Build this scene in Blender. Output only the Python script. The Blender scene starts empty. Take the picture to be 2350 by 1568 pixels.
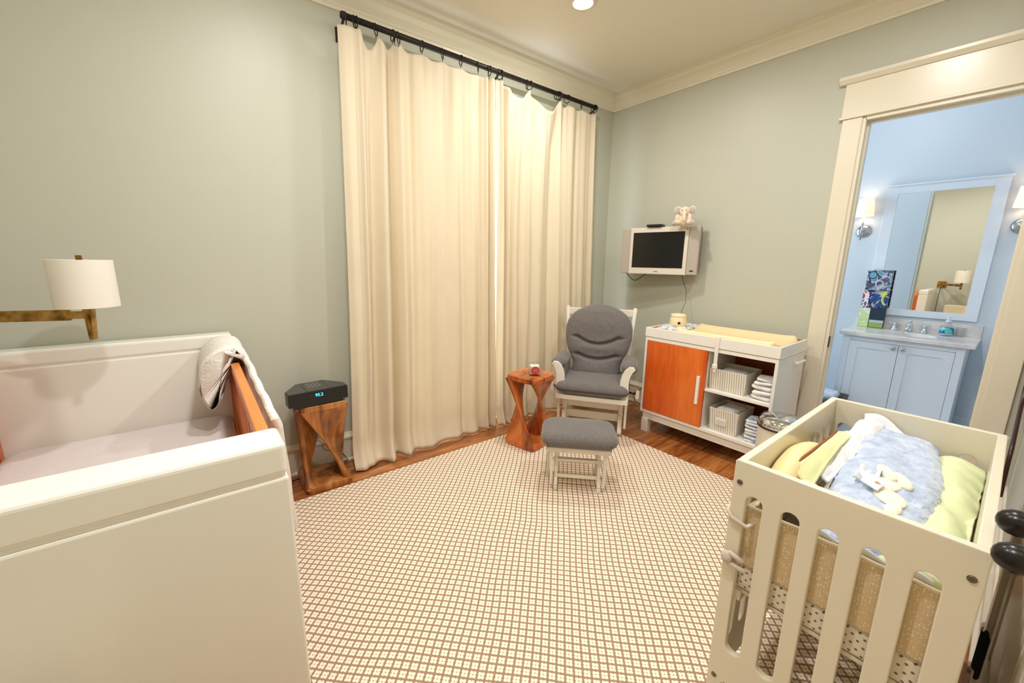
import bpy, bmesh, math, random
from mathutils import Vector, Matrix, noise
random.seed(7)
PI = math.pi
scene = bpy.context.scene
COL = scene.collection

# ------------------------------------------------------------------ camera
def cam_axes(yaw, pitch, roll):
    f = Vector((math.sin(yaw)*math.cos(pitch), math.cos(yaw)*math.cos(pitch), -math.sin(pitch)))
    r = f.cross(Vector((0, 0, 1))).normalized(); u = r.cross(f)
    c, s = math.cos(roll), math.sin(roll)
    return r*c+u*s, u*c-r*s, f
cam_data = bpy.data.cameras.new('camera'); cam = bpy.data.objects.new('camera', cam_data); COL.objects.link(cam)
cam_data.sensor_fit = 'HORIZONTAL'; cam_data.sensor_width = 36.0
cam_data.lens = 36.0*917.64/2350.0; cam_data.clip_start = 0.02
r_, u_, f_ = cam_axes(0.6681, 0.2016, 0.0132)
m = Matrix((( r_.x, u_.x, -f_.x, -3.526), (r_.y, u_.y, -f_.y, -2.8565), (r_.z, u_.z, -f_.z, 1.45), (0, 0, 0, 1)))
cam.matrix_world = m
scene.camera = cam

# ------------------------------------------------------------------ world, exposure
w = bpy.data.worlds.new('sky'); scene.world = w; w.use_nodes = True
bg = w.node_tree.nodes['Background']; bg.inputs[0].default_value = (0.80, 0.90, 1.0, 1); bg.inputs[1].default_value = 3.0
vs = scene.view_settings
vs.view_transform = 'Standard'; vs.look = 'None'; vs.gamma = 1.0; vs.use_curve_mapping = False
vs.exposure = 0.12
scene.cycles.max_bounces = 10; scene.cycles.diffuse_bounces = 6; scene.cycles.glossy_bounces = 5
scene.cycles.sample_clamp_indirect = 6.0
scene.cycles.caustics_reflective = False; scene.cycles.caustics_refractive = False

WARM = (1.0, 0.985, 0.97)
def light(name, kind, loc, power, color, size=0.1, rot=None, size_y=None, spot=None, blend=0.8):
    d = bpy.data.lights.new(name, kind); d.energy = power; d.color = color
    if kind == 'AREA':
        d.size = size
        if size_y: d.shape = 'RECTANGLE'; d.size_y = size_y
    else:
        d.shadow_soft_size = size
    if kind == 'SPOT': d.spot_size = spot; d.spot_blend = blend
    o = bpy.data.objects.new(name, d); COL.objects.link(o); o.location = loc
    if rot: o.rotation_euler = rot
    return o
CEIL = 3.05
# recessed ceiling downlights: first one real, other three unseen, added for flatter light (fixtures are built further down at the same spots)
DOWN = [(-1.40, -0.84), (-3.00, -1.15), (-1.40, -2.25), (-3.10, -2.25)]
POWER = [20, 18, 20, 25]
for (x, y), pw in zip(DOWN, POWER):
    lo = light('downlight_lamp', 'AREA', (x, y, CEIL-0.014), pw, WARM, 0.12); lo.data.shape = 'DISK'
# daylight: through the curtained window, and the bathroom window
light('window_daylight', 'AREA', (-1.50, 0.125, 1.33), 60, (0.70, 0.86, 1.0), 1.88, rot=(math.radians(-90), 0, 0), size_y=2.5)
light('bathroom_daylight', 'AREA', (0.9, -0.45, 1.6), 18, (0.78, 0.90, 1.0), 0.9, rot=(math.radians(-90), 0, 0), size_y=1.3)
# point light under the bathroom ceiling, with no fixture
light('bathroom_point_light', 'POINT', (0.75, -2.0, 2.85), 7, (0.96, 0.97, 1.0), 0.12)

# ------------------------------------------------------------------ materials
def lin(c):
    return tuple(((v/255)/12.92 if v/255 <= 0.04045 else ((v/255+0.055)/1.055)**2.4) for v in c)+(1,)
MATS = {}
def mat(name, rgb, rough=0.5, metal=0.0, spec=None, coat=0.0, trans=0.0, sheen=0.0, emis=None, es=0.0, raw=False):
    if name in MATS: return MATS[name]
    m_ = bpy.data.materials.new(name); m_.use_nodes = True
    b = m_.node_tree.nodes['Principled BSDF']
    b.inputs['Base Color'].default_value = rgb if raw else lin(rgb)
    b.inputs['Roughness'].default_value = rough; b.inputs['Metallic'].default_value = metal
    if spec is not None: b.inputs['Specular IOR Level'].default_value = spec
    if coat: b.inputs['Coat Weight'].default_value = coat; b.inputs['Coat Roughness'].default_value = 0.08
    if trans: b.inputs['Transmission Weight'].default_value = trans
    if sheen: b.inputs['Sheen Weight'].default_value = sheen
    if emis: b.inputs['Emission Color'].default_value = lin(emis); b.inputs['Emission Strength'].default_value = es
    MATS[name] = m_
    return m_
def nt(m_): return m_.node_tree.nodes, m_.node_tree.links, m_.node_tree.nodes['Principled BSDF']
def add_bump(m_, scale=60, strength=0.2, dist=0.002, kind='noise', stretch=(1, 1, 1)):
    n, l, b = nt(m_)
    tc = n.new('ShaderNodeTexCoord'); mp = n.new('ShaderNodeMapping'); mp.inputs['Scale'].default_value = stretch
    l.new(tc.outputs['Object'], mp.inputs[0])
    if kind == 'noise': t = n.new('ShaderNodeTexNoise'); t.inputs['Detail'].default_value = 4
    elif kind == 'wave': t = n.new('ShaderNodeTexWave'); t.inputs['Distortion'].default_value = 3; t.inputs['Detail'].default_value = 2
    else: t = n.new('ShaderNodeTexVoronoi')
    t.inputs['Scale'].default_value = scale
    l.new(mp.outputs[0], t.inputs['Vector'])
    bp = n.new('ShaderNodeBump'); bp.inputs['Strength'].default_value = strength; bp.inputs['Distance'].default_value = dist
    l.new(t.outputs[0], bp.inputs['Height']); l.new(bp.outputs[0], b.inputs['Normal'])
    return m_
def add_noise_color(m_, c1, c2, scale, detail=4, stretch=(1, 1, 1), lo=0.35, hi=0.65):
    n, l, b = nt(m_)
    tc = n.new('ShaderNodeTexCoord'); mp = n.new('ShaderNodeMapping'); mp.inputs['Scale'].default_value = stretch
    t = n.new('ShaderNodeTexNoise'); t.inputs['Scale'].default_value = scale; t.inputs['Detail'].default_value = detail
    r = n.new('ShaderNodeValToRGB'); r.color_ramp.elements[0].position = lo; r.color_ramp.elements[1].position = hi
    r.color_ramp.elements[0].color = lin(c1); r.color_ramp.elements[1].color = lin(c2)
    l.new(tc.outputs['Object'], mp.inputs[0]); l.new(mp.outputs[0], t.inputs['Vector']); l.new(t.outputs[0], r.inputs[0])
    l.new(r.outputs[0], b.inputs['Base Color'])
    return m_
def wood(name, dark, mid, light_, axis='z', scale=6.0, ring=10, rough=0.35, coat=0.2, lo=0.25, hi=0.8):
    m_ = mat(name, mid, rough, coat=coat); n, l, b = nt(m_)
    tc = n.new('ShaderNodeTexCoord'); mp = n.new('ShaderNodeMapping')
    s = {'x': (0.12, 1, 1), 'y': (1, 0.12, 1), 'z': (1, 1, 0.12)}[axis]; mp.inputs['Scale'].default_value = s
    t = n.new('ShaderNodeTexNoise'); t.inputs['Scale'].default_value = scale; t.inputs['Detail'].default_value = 6; t.inputs['Distortion'].default_value = 0.8
    t2 = n.new('ShaderNodeTexNoise'); t2.inputs['Scale'].default_value = scale*ring; t2.inputs['Detail'].default_value = 3
    ad = n.new('ShaderNodeMath'); ad.operation = 'MULTIPLY_ADD'; ad.inputs[1].default_value = 0.35
    r = n.new('ShaderNodeValToRGB'); e = r.color_ramp.elements
    e[0].position = lo; e[0].color = lin(dark); e[1].position = hi; e[1].color = lin(light_)
    k = e.new((lo+hi)/2); k.color = lin(mid)
    l.new(tc.outputs['Object'], mp.inputs[0]); l.new(mp.outputs[0], t.inputs['Vector']); l.new(mp.outputs[0], t2.inputs['Vector'])
    sb = n.new('ShaderNodeMath'); sb.operation = 'SUBTRACT'; sb.inputs[1].default_value = 0.5
    l.new(t2.outputs[0], sb.inputs[0]); l.new(sb.outputs[0], ad.inputs[0]); l.new(t.outputs[0], ad.inputs[2])
    l.new(ad.outputs[0], r.inputs[0]); l.new(r.outputs[0], b.inputs['Base Color'])
    return m_

M_wall = add_bump(mat('wall_paint', (188, 189, 175), 0.42, spec=0.35), 220, 0.04, 0.001)
M_ceil = mat('ceiling_paint', (228, 222, 208), 0.7)
M_trim = mat('trim_paint', (224, 216, 197), 0.28)
M_bath = mat('bathroom_paint', (208, 216, 222), 0.45)
M_vanity = mat('vanity_paint', (220, 226, 232), 0.35)
M_white = mat('white_lacquer', (237, 234, 226), 0.22, coat=0.15)
M_cribw = mat('cream_lacquer', (222, 214, 194), 0.25, coat=0.15)
M_glide = mat('glider_white', (230, 224, 212), 0.35)
M_black = mat('black_plastic', (16, 16, 18), 0.32)
M_iron = mat('dark_bronze', (44, 38, 33), 0.42, 0.55)
M_brass = add_noise_color(mat('aged_brass', (150, 115, 60), 0.33, 0.9), (118, 84, 36), (190, 150, 82), 22)
M_chrome = mat('chrome', (215, 218, 222), 0.08, 1.0)
M_nickel = mat('nickel', (190, 190, 188), 0.2, 1.0)
M_grey = mat('grey_fabric', (100, 97, 95), 0.9, sheen=0.25)
add_noise_color(M_grey, (76, 71, 69), (128, 122, 119), 260, 4, (1, 1, 1), 0.3, 0.7); 
M_linen = mat('white_cotton', (228, 226, 226), 0.85, sheen=0.1); add_bump(M_linen, 40, 0.35, 0.004)
M_mirror = mat('mirror_glass', (240, 240, 236), 0.01, 1.0)
M_glass = bpy.data.materials.new('clear_glass'); M_glass.use_nodes = True
_n, _l = M_glass.node_tree.nodes, M_glass.node_tree.links
_n.remove(_n['Principled BSDF']); _t = _n.new('ShaderNodeBsdfTransparent'); _g = _n.new('ShaderNodeBsdfGlossy'); _g.inputs['Roughness'].default_value = 0.03
_f = _n.new('ShaderNodeLayerWeight'); _f.inputs[0].default_value = 0.25; _t.inputs[0].default_value = (0.96, 0.97, 0.97, 1)
_m = _n.new('ShaderNodeMixShader'); _mm = _n.new('ShaderNodeMath'); _mm.operation = 'MULTIPLY'; _mm.inputs[1].default_value = 0.45; _l.new(_f.outputs[1], _mm.inputs[0]); _l.new(_mm.outputs[0], _m.inputs[0]); _l.new(_t.outputs[0], _m.inputs[1]); _l.new(_g.outputs[0], _m.inputs[2]); _l.new(_m.outputs[0], _n['Material Output'].inputs[0])
M_screwm = mat('screw_metal', (120, 112, 92), 0.35, 0.9)
M_orange = wood('orange_wood', (168, 78, 26), (206, 104, 40), (226, 132, 62), 'z', 5, 9, 0.35, 0.15)
M_rail = wood('rail_wood', (196, 106, 40), (226, 140, 62), (240, 164, 86), 'y', 4, 8, 0.35, 0.15)
M_stool = wood('carved_wood', (86, 44, 16), (168, 100, 44), (214, 158, 88), 'z', 7, 5, 0.3, 0.25, 0.3, 0.75)
M_stool2 = wood('carved_wood_red', (104, 44, 14), (192, 100, 42), (222, 138, 70), 'z', 7, 5, 0.3, 0.25, 0.3, 0.75)

# floor boards run along x
M_floor = mat('floor_boards', (120, 60, 25), 0.22, coat=0.3)
n, l, b = nt(M_floor)
tc = n.new('ShaderNodeTexCoord')
br = n.new('ShaderNodeTexBrick'); br.inputs['Scale'].default_value = 1.0; br.inputs['Mortar Size'].default_value = 0.0012
br.inputs['Brick Width'].default_value = 1.1; br.inputs['Row Height'].default_value = 0.083; br.offset = 0.37
br.inputs['Color1'].default_value = (0.25, 0.25, 0.25, 1); br.inputs['Color2'].default_value = (0.85, 0.85, 0.85, 1); br.inputs['Mortar'].default_value = (0, 0, 0, 1)
mp = n.new('ShaderNodeMapping'); mp.inputs['Scale'].default_value = (0.13, 1, 1)
nz = n.new('ShaderNodeTexNoise'); nz.inputs['Scale'].default_value = 26; nz.inputs['Detail'].default_value = 7; nz.inputs['Distortion'].default_value = 1.4
mx = n.new('ShaderNodeMath'); mx.operation = 'MULTIPLY_ADD'; mx.inputs[1].default_value = 0.33
r = n.new('ShaderNodeValToRGB'); e = r.color_ramp.elements
e[0].position = 0.30; e[0].color = lin((72, 34, 12)); e[1].position = 0.92; e[1].color = lin((196, 130, 70)); k = e.new(0.62); k.color = lin((148, 84, 38))
l.new(tc.outputs['Object'], br.inputs['Vector']); l.new(tc.outputs['Object'], mp.inputs[0]); l.new(mp.outputs[0], nz.inputs['Vector'])
l.new(br.outputs[0], mx.inputs[0]); l.new(nz.outputs[0], mx.inputs[2]); l.new(mx.outputs[0], r.inputs[0]); l.new(r.outputs[0], b.inputs['Base Color'])

# rug: brown lattice on the diagonal, cream notched squares with a dot
def mathn(n, l, op, a, b_=None, c=None):
    x = n.new('ShaderNodeMath'); x.operation = op
    for i, v in enumerate((a, b_, c)):
        if v is None: continue
        if isinstance(v, (int, float)): x.inputs[i].default_value = v
        else: l.new(v, x.inputs[i])
    return x.outputs[0]
M_rug = mat('woven_rug', (235, 220, 195), 0.95); n, l, b = nt(M_rug)
tc = n.new('ShaderNodeTexCoord'); mp = n.new('ShaderNodeMapping'); mp.inputs['Rotation'].default_value = (0, 0, math.radians(45)); mp.inputs['Scale'].default_value = (1/0.0305,)*3
nw = n.new('ShaderNodeTexNoise'); nw.inputs['Scale'].default_value = 2.2; nw.inputs['Detail'].default_value = 1
vm = n.new('ShaderNodeVectorMath'); vm.operation = 'MULTIPLY_ADD'; vm.inputs[1].default_value = (0.035, 0.035, 0)
l.new(tc.outputs['Object'], nw.inputs['Vector']); l.new(nw.outputs[1], vm.inputs[0]); l.new(tc.outputs['Object'], vm.inputs[2]); l.new(vm.outputs[0], mp.inputs[0])
sx = n.new('ShaderNodeSeparateXYZ'); l.new(mp.outputs[0], sx.inputs[0])
fu = mathn(n, l, 'ABSOLUTE', mathn(n, l, 'SUBTRACT', mathn(n, l, 'FRACT', sx.outputs[0]), 0.5))
fv = mathn(n, l, 'ABSOLUTE', mathn(n, l, 'SUBTRACT', mathn(n, l, 'FRACT', sx.outputs[1]), 0.5))
mxv = mathn(n, l, 'MAXIMUM', fu, fv); mnv = mathn(n, l, 'MINIMUM', fu, fv)
notch = mathn(n, l, 'MULTIPLY', mathn(n, l, 'GREATER_THAN', mxv, 0.30), mathn(n, l, 'LESS_THAN', mathn(n, l, 'ABSOLUTE', mathn(n, l, 'SUBTRACT', mnv, 0.0)), 0.055))
line = mathn(n, l, 'GREATER_THAN', mxv, 0.385)
corner = mathn(n, l, 'GREATER_THAN', mnv, 0.33)
dot = mathn(n, l, 'LESS_THAN', mathn(n, l, 'MULTIPLY_ADD', fu, fu, mathn(n, l, 'MULTIPLY', fv, fv)), 0.006)
msk = mathn(n, l, 'MAXIMUM', mathn(n, l, 'MAXIMUM', notch, line), mathn(n, l, 'MAXIMUM', corner, dot))
mc = n.new('ShaderNodeMix'); mc.data_type = 'RGBA'; l.new(msk, mc.inputs[0])
mc.inputs[6].default_value = lin((246, 233, 212)); mc.inputs[7].default_value = lin((164, 134, 108))
l.new(mc.outputs[2], b.inputs['Base Color'])
bpn = n.new('ShaderNodeBump'); bpn.inputs['Strength'].default_value = 0.25; bpn.inputs['Distance'].default_value = 0.003; bpn.invert = True
l.new(msk, bpn.inputs['Height']); l.new(bpn.outputs[0], b.inputs['Normal'])

# curtain cloth lets daylight through
M_curt = bpy.data.materials.new('curtain_linen'); M_curt.use_nodes = True; n, l, b = nt(M_curt)
b.inputs['Base Color'].default_value = lin((222, 209, 184)); b.inputs['Roughness'].default_value = 0.9
tr = n.new('ShaderNodeBsdfTranslucent'); tr.inputs[0].default_value = lin((248, 226, 178))
ms = n.new('ShaderNodeMixShader'); ms.inputs[0].default_value = 0.09
l.new(b.outputs[0], ms.inputs[1]); l.new(tr.outputs[0], ms.inputs[2]); l.new(ms.outputs[0], n['Material Output'].inputs[0])
add_bump(M_curt, 55, 0.15, 0.002, stretch=(1, 1, 0.25))
# lamp shade
def shade_mat(name, rgb, strength, e):
    m_ = mat(name, rgb, 0.8); n, l, b = nt(m_)
    tr = n.new('ShaderNodeBsdfTranslucent'); tr.inputs[0].default_value = lin(rgb)
    ms = n.new('ShaderNodeMixShader'); ms.inputs[0].default_value = 0.2
    l.new(b.outputs[0], ms.inputs[1]); l.new(tr.outputs[0], ms.inputs[2]); l.new(ms.outputs[0], n['Material Output'].inputs[0])
    if strength: b.inputs['Emission Color'].default_value = lin(e); b.inputs['Emission Strength'].default_value = strength
    return m_
M_shade = shade_mat('linen_shade', (246, 242, 232), 0, None)
M_shadelit = shade_mat('lit_shade', (250, 236, 214), 0.4, (255, 232, 206))

def stripes(name, c1, c2, scale, axis):
    m_ = mat(name, c1, 0.9); n, l, b = nt(m_)
    tc = n.new('ShaderNodeTexCoord'); sp = n.new('ShaderNodeSeparateXYZ'); l.new(tc.outputs['Object'], sp.inputs[0])
    a = mathn(n, l, 'ADD', sp.outputs[0], sp.outputs[1]) if axis == 'xy' else sp.outputs['xyz'.index(axis)]
    f = mathn(n, l, 'GREATER_THAN', mathn(n, l, 'FRACT', mathn(n, l, 'MULTIPLY', a, scale)), 0.5)
    mc = n.new('ShaderNodeMix'); mc.data_type = 'RGBA'; l.new(f, mc.inputs[0]); mc.inputs[6].default_value = lin(c1); mc.inputs[7].default_value = lin(c2)
    l.new(mc.outputs[2], b.inputs['Base Color']); return m_
M_basket = stripes('striped_canvas', (232, 226, 212), (186, 180, 168), 62, 'xy')
def dots(name, base, dotc, scale, rad, rot=45):
    m_ = mat(name, base, 0.9); n, l, b = nt(m_)
    tc = n.new('ShaderNodeTexCoord'); sp = n.new('ShaderNodeSeparateXYZ'); l.new(tc.outputs['Object'], sp.inputs[0])
    u = mathn(n, l, 'MULTIPLY', mathn(n, l, 'ADD', mathn(n, l, 'ADD', sp.outputs[0], sp.outputs[1]), sp.outputs[2]), scale)
    v = mathn(n, l, 'MULTIPLY', mathn(n, l, 'SUBTRACT', mathn(n, l, 'ADD', sp.outputs[0], sp.outputs[1]), sp.outputs[2]), scale)
    fu = mathn(n, l, 'SUBTRACT', mathn(n, l, 'FRACT', u), 0.5); fv = mathn(n, l, 'SUBTRACT', mathn(n, l, 'FRACT', v), 0.5)
    d = mathn(n, l, 'LESS_THAN', mathn(n, l, 'ADD', mathn(n, l, 'MULTIPLY', fu, fu), mathn(n, l, 'MULTIPLY', fv, fv)), rad*rad)
    mc = n.new('ShaderNodeMix'); mc.data_type = 'RGBA'; l.new(d, mc.inputs[0]); mc.inputs[6].default_value = lin(base); mc.inputs[7].default_value = lin(dotc)
    l.new(mc.outputs[2], b.inputs['Base Color']); return m_
M_dots = dots('polka_dot_sheet', (232, 222, 204), (128, 108, 92), 40, 0.19)
M_bump = mat('patterned_bumper', (190, 168, 130), 0.9)
n, l, b = nt(M_bump)
tc = n.new('ShaderNodeTexCoord'); vo = n.new('ShaderNodeTexVoronoi'); vo.inputs['Scale'].default_value = 150; vo.inputs['Randomness'].default_value = 0.35
r = n.new('ShaderNodeValToRGB'); r.color_ramp.elements[0].position = 0.25; r.color_ramp.elements[1].position = 0.5
r.color_ramp.elements[0].color = lin((242, 230, 206)); r.color_ramp.elements[1].color = lin((208, 184, 144))
l.new(tc.outputs['Object'], vo.inputs['Vector']); l.new(vo.outputs[0], r.inputs[0]); l.new(r.outputs[0], b.inputs['Base Color'])
M_fur = mat('blue_plush', (176, 194, 222), 1.0, sheen=0.6); add_noise_color(M_fur, (156, 174, 208), (198, 212, 236), 26, 6, (1, 1, 1), 0.3, 0.7)
add_bump(M_fur, 45, 1.0, 0.012)
M_green = mat('green_cotton', (214, 222, 180), 0.9); add_bump(M_green, 9, 0.5, 0.02)
M_satin = mat('white_satin', (222, 228, 236), 0.3, sheen=0.2)

# ------------------------------------------------------------------ mesh helpers
class MB:
    def __init__(s): s.v = []; s.f = []
    def add(s, vs_, fs):
        o = len(s.v); s.v += [tuple(v) for v in vs_]; s.f += [tuple(i+o for i in f) for f in fs]; return s
    def box(s, x0, x1, y0, y1, z0, z1):
        if x0 > x1: x0, x1 = x1, x0
        if y0 > y1: y0, y1 = y1, y0
        return s.add([(x0, y0, z0), (x1, y0, z0), (x1, y1, z0), (x0, y1, z0), (x0, y0, z1), (x1, y0, z1), (x1, y1, z1), (x0, y1, z1)],
                     [(0, 3, 2, 1), (4, 5, 6, 7), (0, 1, 5, 4), (1, 2, 6, 5), (2, 3, 7, 6), (3, 0, 4, 7)])
    def lathe(s, prof, c=(0, 0, 0), seg=32, axis='z', sq=1.0):
        vs_ = []; k = len(prof)
        for i in range(seg):
            a = 2*PI*i/seg
            for (rr, h) in prof:
                x, y = rr*math.cos(a), rr*math.sin(a)*sq
                p = {'z': (x, y, h), 'x': (h, x, y), 'y': (x, h, y)}[axis]
                vs_.append((p[0]+c[0], p[1]+c[1], p[2]+c[2]))
        fs = []
        for i in range(seg):
            j = (i+1) % seg
            for q in range(k-1): fs.append((i*k+q, j*k+q, j*k+q+1, i*k+q+1))
        shut = prof[0] == prof[-1]
        if prof[0][0] > 1e-6 and not shut: fs.append(tuple(i*k for i in range(seg))[::-1])
        if prof[-1][0] > 1e-6 and not shut: fs.append(tuple(i*k+k-1 for i in range(seg)))
        return s.add(vs_, fs)
    def tube(s, pts, r, seg=8, closed=False):
        pts = [Vector(p) for p in pts]; N = len(pts); vs_ = []; up = None
        rr = r if isinstance(r, (list, tuple)) else [r]*N
        for i, p in enumerate(pts):
            a = pts[(i-1) % N] if (closed or i > 0) else p; b_ = pts[(i+1) % N] if (closed or i < N-1) else p
            t = (b_-a).normalized()
            if up is None: up = t.orthogonal().normalized()
            up = (up - t*up.dot(t)).normalized(); sd = t.cross(up)
            for k in range(seg):
                an = 2*PI*k/seg; vs_.append(p+(up*math.cos(an)+sd*math.sin(an))*rr[i])
        fs = []
        for i in range(N if closed else N-1):
            j = (i+1) % N
            for k in range(seg):
                q = (k+1) % seg; fs.append((i*seg+k, i*seg+q, j*seg+q, j*seg+k))
        if not closed: fs += [tuple(range(seg))[::-1], tuple((N-1)*seg+k for k in range(seg))]
        return s.add(vs_, fs)
    def bar(s, a, b_, w_, h_, up=(0, 0, 1)):
        a, b_ = Vector(a), Vector(b_); t = (b_-a).normalized(); sd = t.cross(Vector(up)).normalized(); u = sd.cross(t)
        vs_ = []
        for p in (a, b_):
            for (i, j) in ((-1, -1), (1, -1), (1, 1), (-1, 1)): vs_.append(p+sd*i*w_/2+u*j*h_/2)
        return s.add(vs_, [(0, 3, 2, 1), (4, 5, 6, 7), (0, 1, 5, 4), (1, 2, 6, 5), (2, 3, 7, 6), (3, 0, 4, 7)][0:6])
    def ell(s, c, r, seg=20, rings=12, R=None):
        vs_ = []; fs = []
        for i in range(rings+1):
            th = PI*i/rings
            for j in range(seg):
                ph = 2*PI*j/seg
                p = Vector((r[0]*math.sin(th)*math.cos(ph), r[1]*math.sin(th)*math.sin(ph), r[2]*math.cos(th)))
                if R: p = R @ p
                vs_.append((p.x+c[0], p.y+c[1], p.z+c[2]))
        for i in range(rings):
            for j in range(seg):
                q = (j+1) % seg; fs.append((i*seg+j, (i+1)*seg+j, (i+1)*seg+q, i*seg+q))
        return s.add(vs_, fs)
    def grid(s, fn, nu, nv):
        vs_ = [fn(i/nu, j/nv) for i in range(nu+1) for j in range(nv+1)]
        fs = [(i*(nv+1)+j, (i+1)*(nv+1)+j, (i+1)*(nv+1)+j+1, i*(nv+1)+j+1) for i in range(nu) for j in range(nv)]
        return s.add(vs_, fs)
    def prism(s, poly, a0, a1, axis='x'):
        k = len(poly); vs_ = []
        for h in (a0, a1):
            for (p, q) in poly:
                vs_.append({'x': (h, p, q), 'y': (p, h, q), 'z': (p, q, h)}[axis])
        fs = [tuple(range(k)), tuple(range(2*k-1, k-1, -1))]+[(i, i+k, (i+1) % k+k, (i+1) % k) for i in range(k)]
        return s.add(vs_, fs)

def finish(me, smooth):
    bm = bmesh.new(); bm.from_mesh(me)
    bmesh.ops.remove_doubles(bm, verts=bm.verts, dist=1e-5)
    bmesh.ops.recalc_face_normals(bm, faces=bm.faces)
    bm.to_mesh(me); bm.free()
    if smooth:
        for p in me.polygons: p.use_smooth = True
def obj(name, mb, m_, parent=None, bevel=0.0, smooth=False, seg=2, local=False, solid=0, sub=0, recalc=True, auto=None):
    me = bpy.data.meshes.new(name)
    vs_ = mb.v
    if parent is not None and not local:
        W = parent['_w'] if '_w' in parent else (0, 0, 0)
        vs_ = [(v[0]-W[0], v[1]-W[1], v[2]-W[2]) for v in vs_]
    elif parent is None:
        xs = [v[0] for v in vs_]; ys = [v[1] for v in vs_]; zs = [v[2] for v in vs_]
        c = ((min(xs)+max(xs))/2, (min(ys)+max(ys))/2, min(zs))
        vs_ = [(v[0]-c[0], v[1]-c[1], v[2]-c[2]) for v in vs_]
    me.from_pydata(vs_, [], mb.f)
    if recalc: finish(me, smooth)
    elif smooth:
        for p in me.polygons: p.use_smooth = True
    o = bpy.data.objects.new(name, me); COL.objects.link(o)
    if m_: me.materials.append(m_)
    if parent is None: o.location = c
    else: o.parent = parent
    if '_w' not in o and parent is not None and '_w' in parent: o['_w'] = tuple(parent['_w'])
    if parent is None: o['_w'] = tuple(c)
    if solid:
        s = o.modifiers.new('solidify', 'SOLIDIFY'); s.thickness = solid; s.offset = 0
    if sub:
        s = o.modifiers.new('subdivision', 'SUBSURF'); s.levels = sub; s.render_levels = sub
    if bevel:
        s = o.modifiers.new('bevel', 'BEVEL'); s.width = bevel; s.segments = seg; s.limit_method = 'ANGLE'; s.angle_limit = math.radians(40)
        s.harden_normals = False
    return o
def thing(name, loc, label, cat, group=None, rz=0.0, local=False):
    o = bpy.data.objects.new(name, None); COL.objects.link(o); o.location = loc; o.rotation_euler = (0, 0, rz); o.empty_display_size = 0.1
    o['label'] = label; o['category'] = cat
    if group: o['group'] = group
    if not local: o['_w'] = tuple(loc)
    return o
def tag(o, label, cat, group=None):
    o['label'] = label; o['category'] = cat
    if group: o['group'] = group
    return o
def struct(name, mb, m_, bevel=0.0, **k):
    o = obj(name, mb, m_, None, bevel, **k); o['kind'] = 'structure'; return o
def sthing(name, loc):
    o = bpy.data.objects.new(name, None); COL.objects.link(o); o.location = loc; o['_w'] = tuple(loc); o['kind'] = 'structure'; return o
def copy_tree(o, loc=None, rz=None):
    c = o.copy(); COL.objects.link(c)
    if loc is not None: c.location = loc
    if rz is not None: c.rotation_euler = (0, 0, rz)
    for ch in list(o.children):
        d = ch.copy(); COL.objects.link(d); d.parent = c
        for g in list(ch.children):
            e_ = g.copy(); COL.objects.link(e_); e_.parent = d
    return c

def curve_mesh(splines, thick, bevel=0.002):
    """flat outline with holes, extruded; returns (verts, faces) in the xy plane, centred in z"""
    cu = bpy.data.curves.new('outline', 'CURVE'); cu.dimensions = '2D'; cu.fill_mode = 'BOTH'; cu.extrude = thick/2-bevel; cu.bevel_depth = bevel; cu.bevel_resolution = 1
    for pts in splines:
        sp = cu.splines.new('POLY'); sp.points.add(len(pts)-1); sp.use_cyclic_u = True
        for i, (x, y) in enumerate(pts): sp.points[i].co = (x, y, 0, 1)
    o = bpy.data.objects.new('outline', cu); COL.objects.link(o)
    me = bpy.data.meshes.new_from_object(o.evaluated_get(bpy.context.evaluated_depsgraph_get()))
    v = [tuple(q.co) for q in me.vertices]; f = [tuple(p.vertices) for p in me.polygons]
    bpy.data.objects.remove(o); bpy.data.curves.remove(cu); bpy.data.meshes.remove(me)
    return v, f
def text_mesh(txt, size, depth=0.0005):
    cu = bpy.data.curves.new('lettering', 'FONT'); cu.body = txt; cu.size = size; cu.extrude = depth; cu.align_x = 'CENTER'; cu.align_y = 'CENTER'; cu.resolution_u = 3
    o = bpy.data.objects.new('lettering', cu); COL.objects.link(o)
    me = bpy.data.meshes.new_from_object(o.evaluated_get(bpy.context.evaluated_depsgraph_get()))
    v = [tuple(q.co) for q in me.vertices]; f = [tuple(p.vertices) for p in me.polygons]
    bpy.data.objects.remove(o); bpy.data.curves.remove(cu); bpy.data.meshes.remove(me)
    return v, f
def stadium(cx, y0, y1, w_, seg=10):
    r_ = w_/2; p = []
    for i in range(seg+1): a = PI*i/seg; p.append((cx+r_*math.cos(a), y1-r_+r_*math.sin(a)))
    for i in range(seg+1): a = PI+PI*i/seg; p.append((cx+r_*math.cos(a), y0+r_+r_*math.sin(a)))
    return p
def rrect(x0, x1, y0, y1, r_, seg=6):
    p = []
    for (cx, cy, a0) in ((x1-r_, y1-r_, 0), (x0+r_, y1-r_, 90), (x0+r_, y0+r_, 180), (x1-r_, y0+r_, 270)):
        for i in range(seg+1): a = math.radians(a0+90*i/seg); p.append((cx+r_*math.cos(a), cy+r_*math.sin(a)))
    return p
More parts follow.
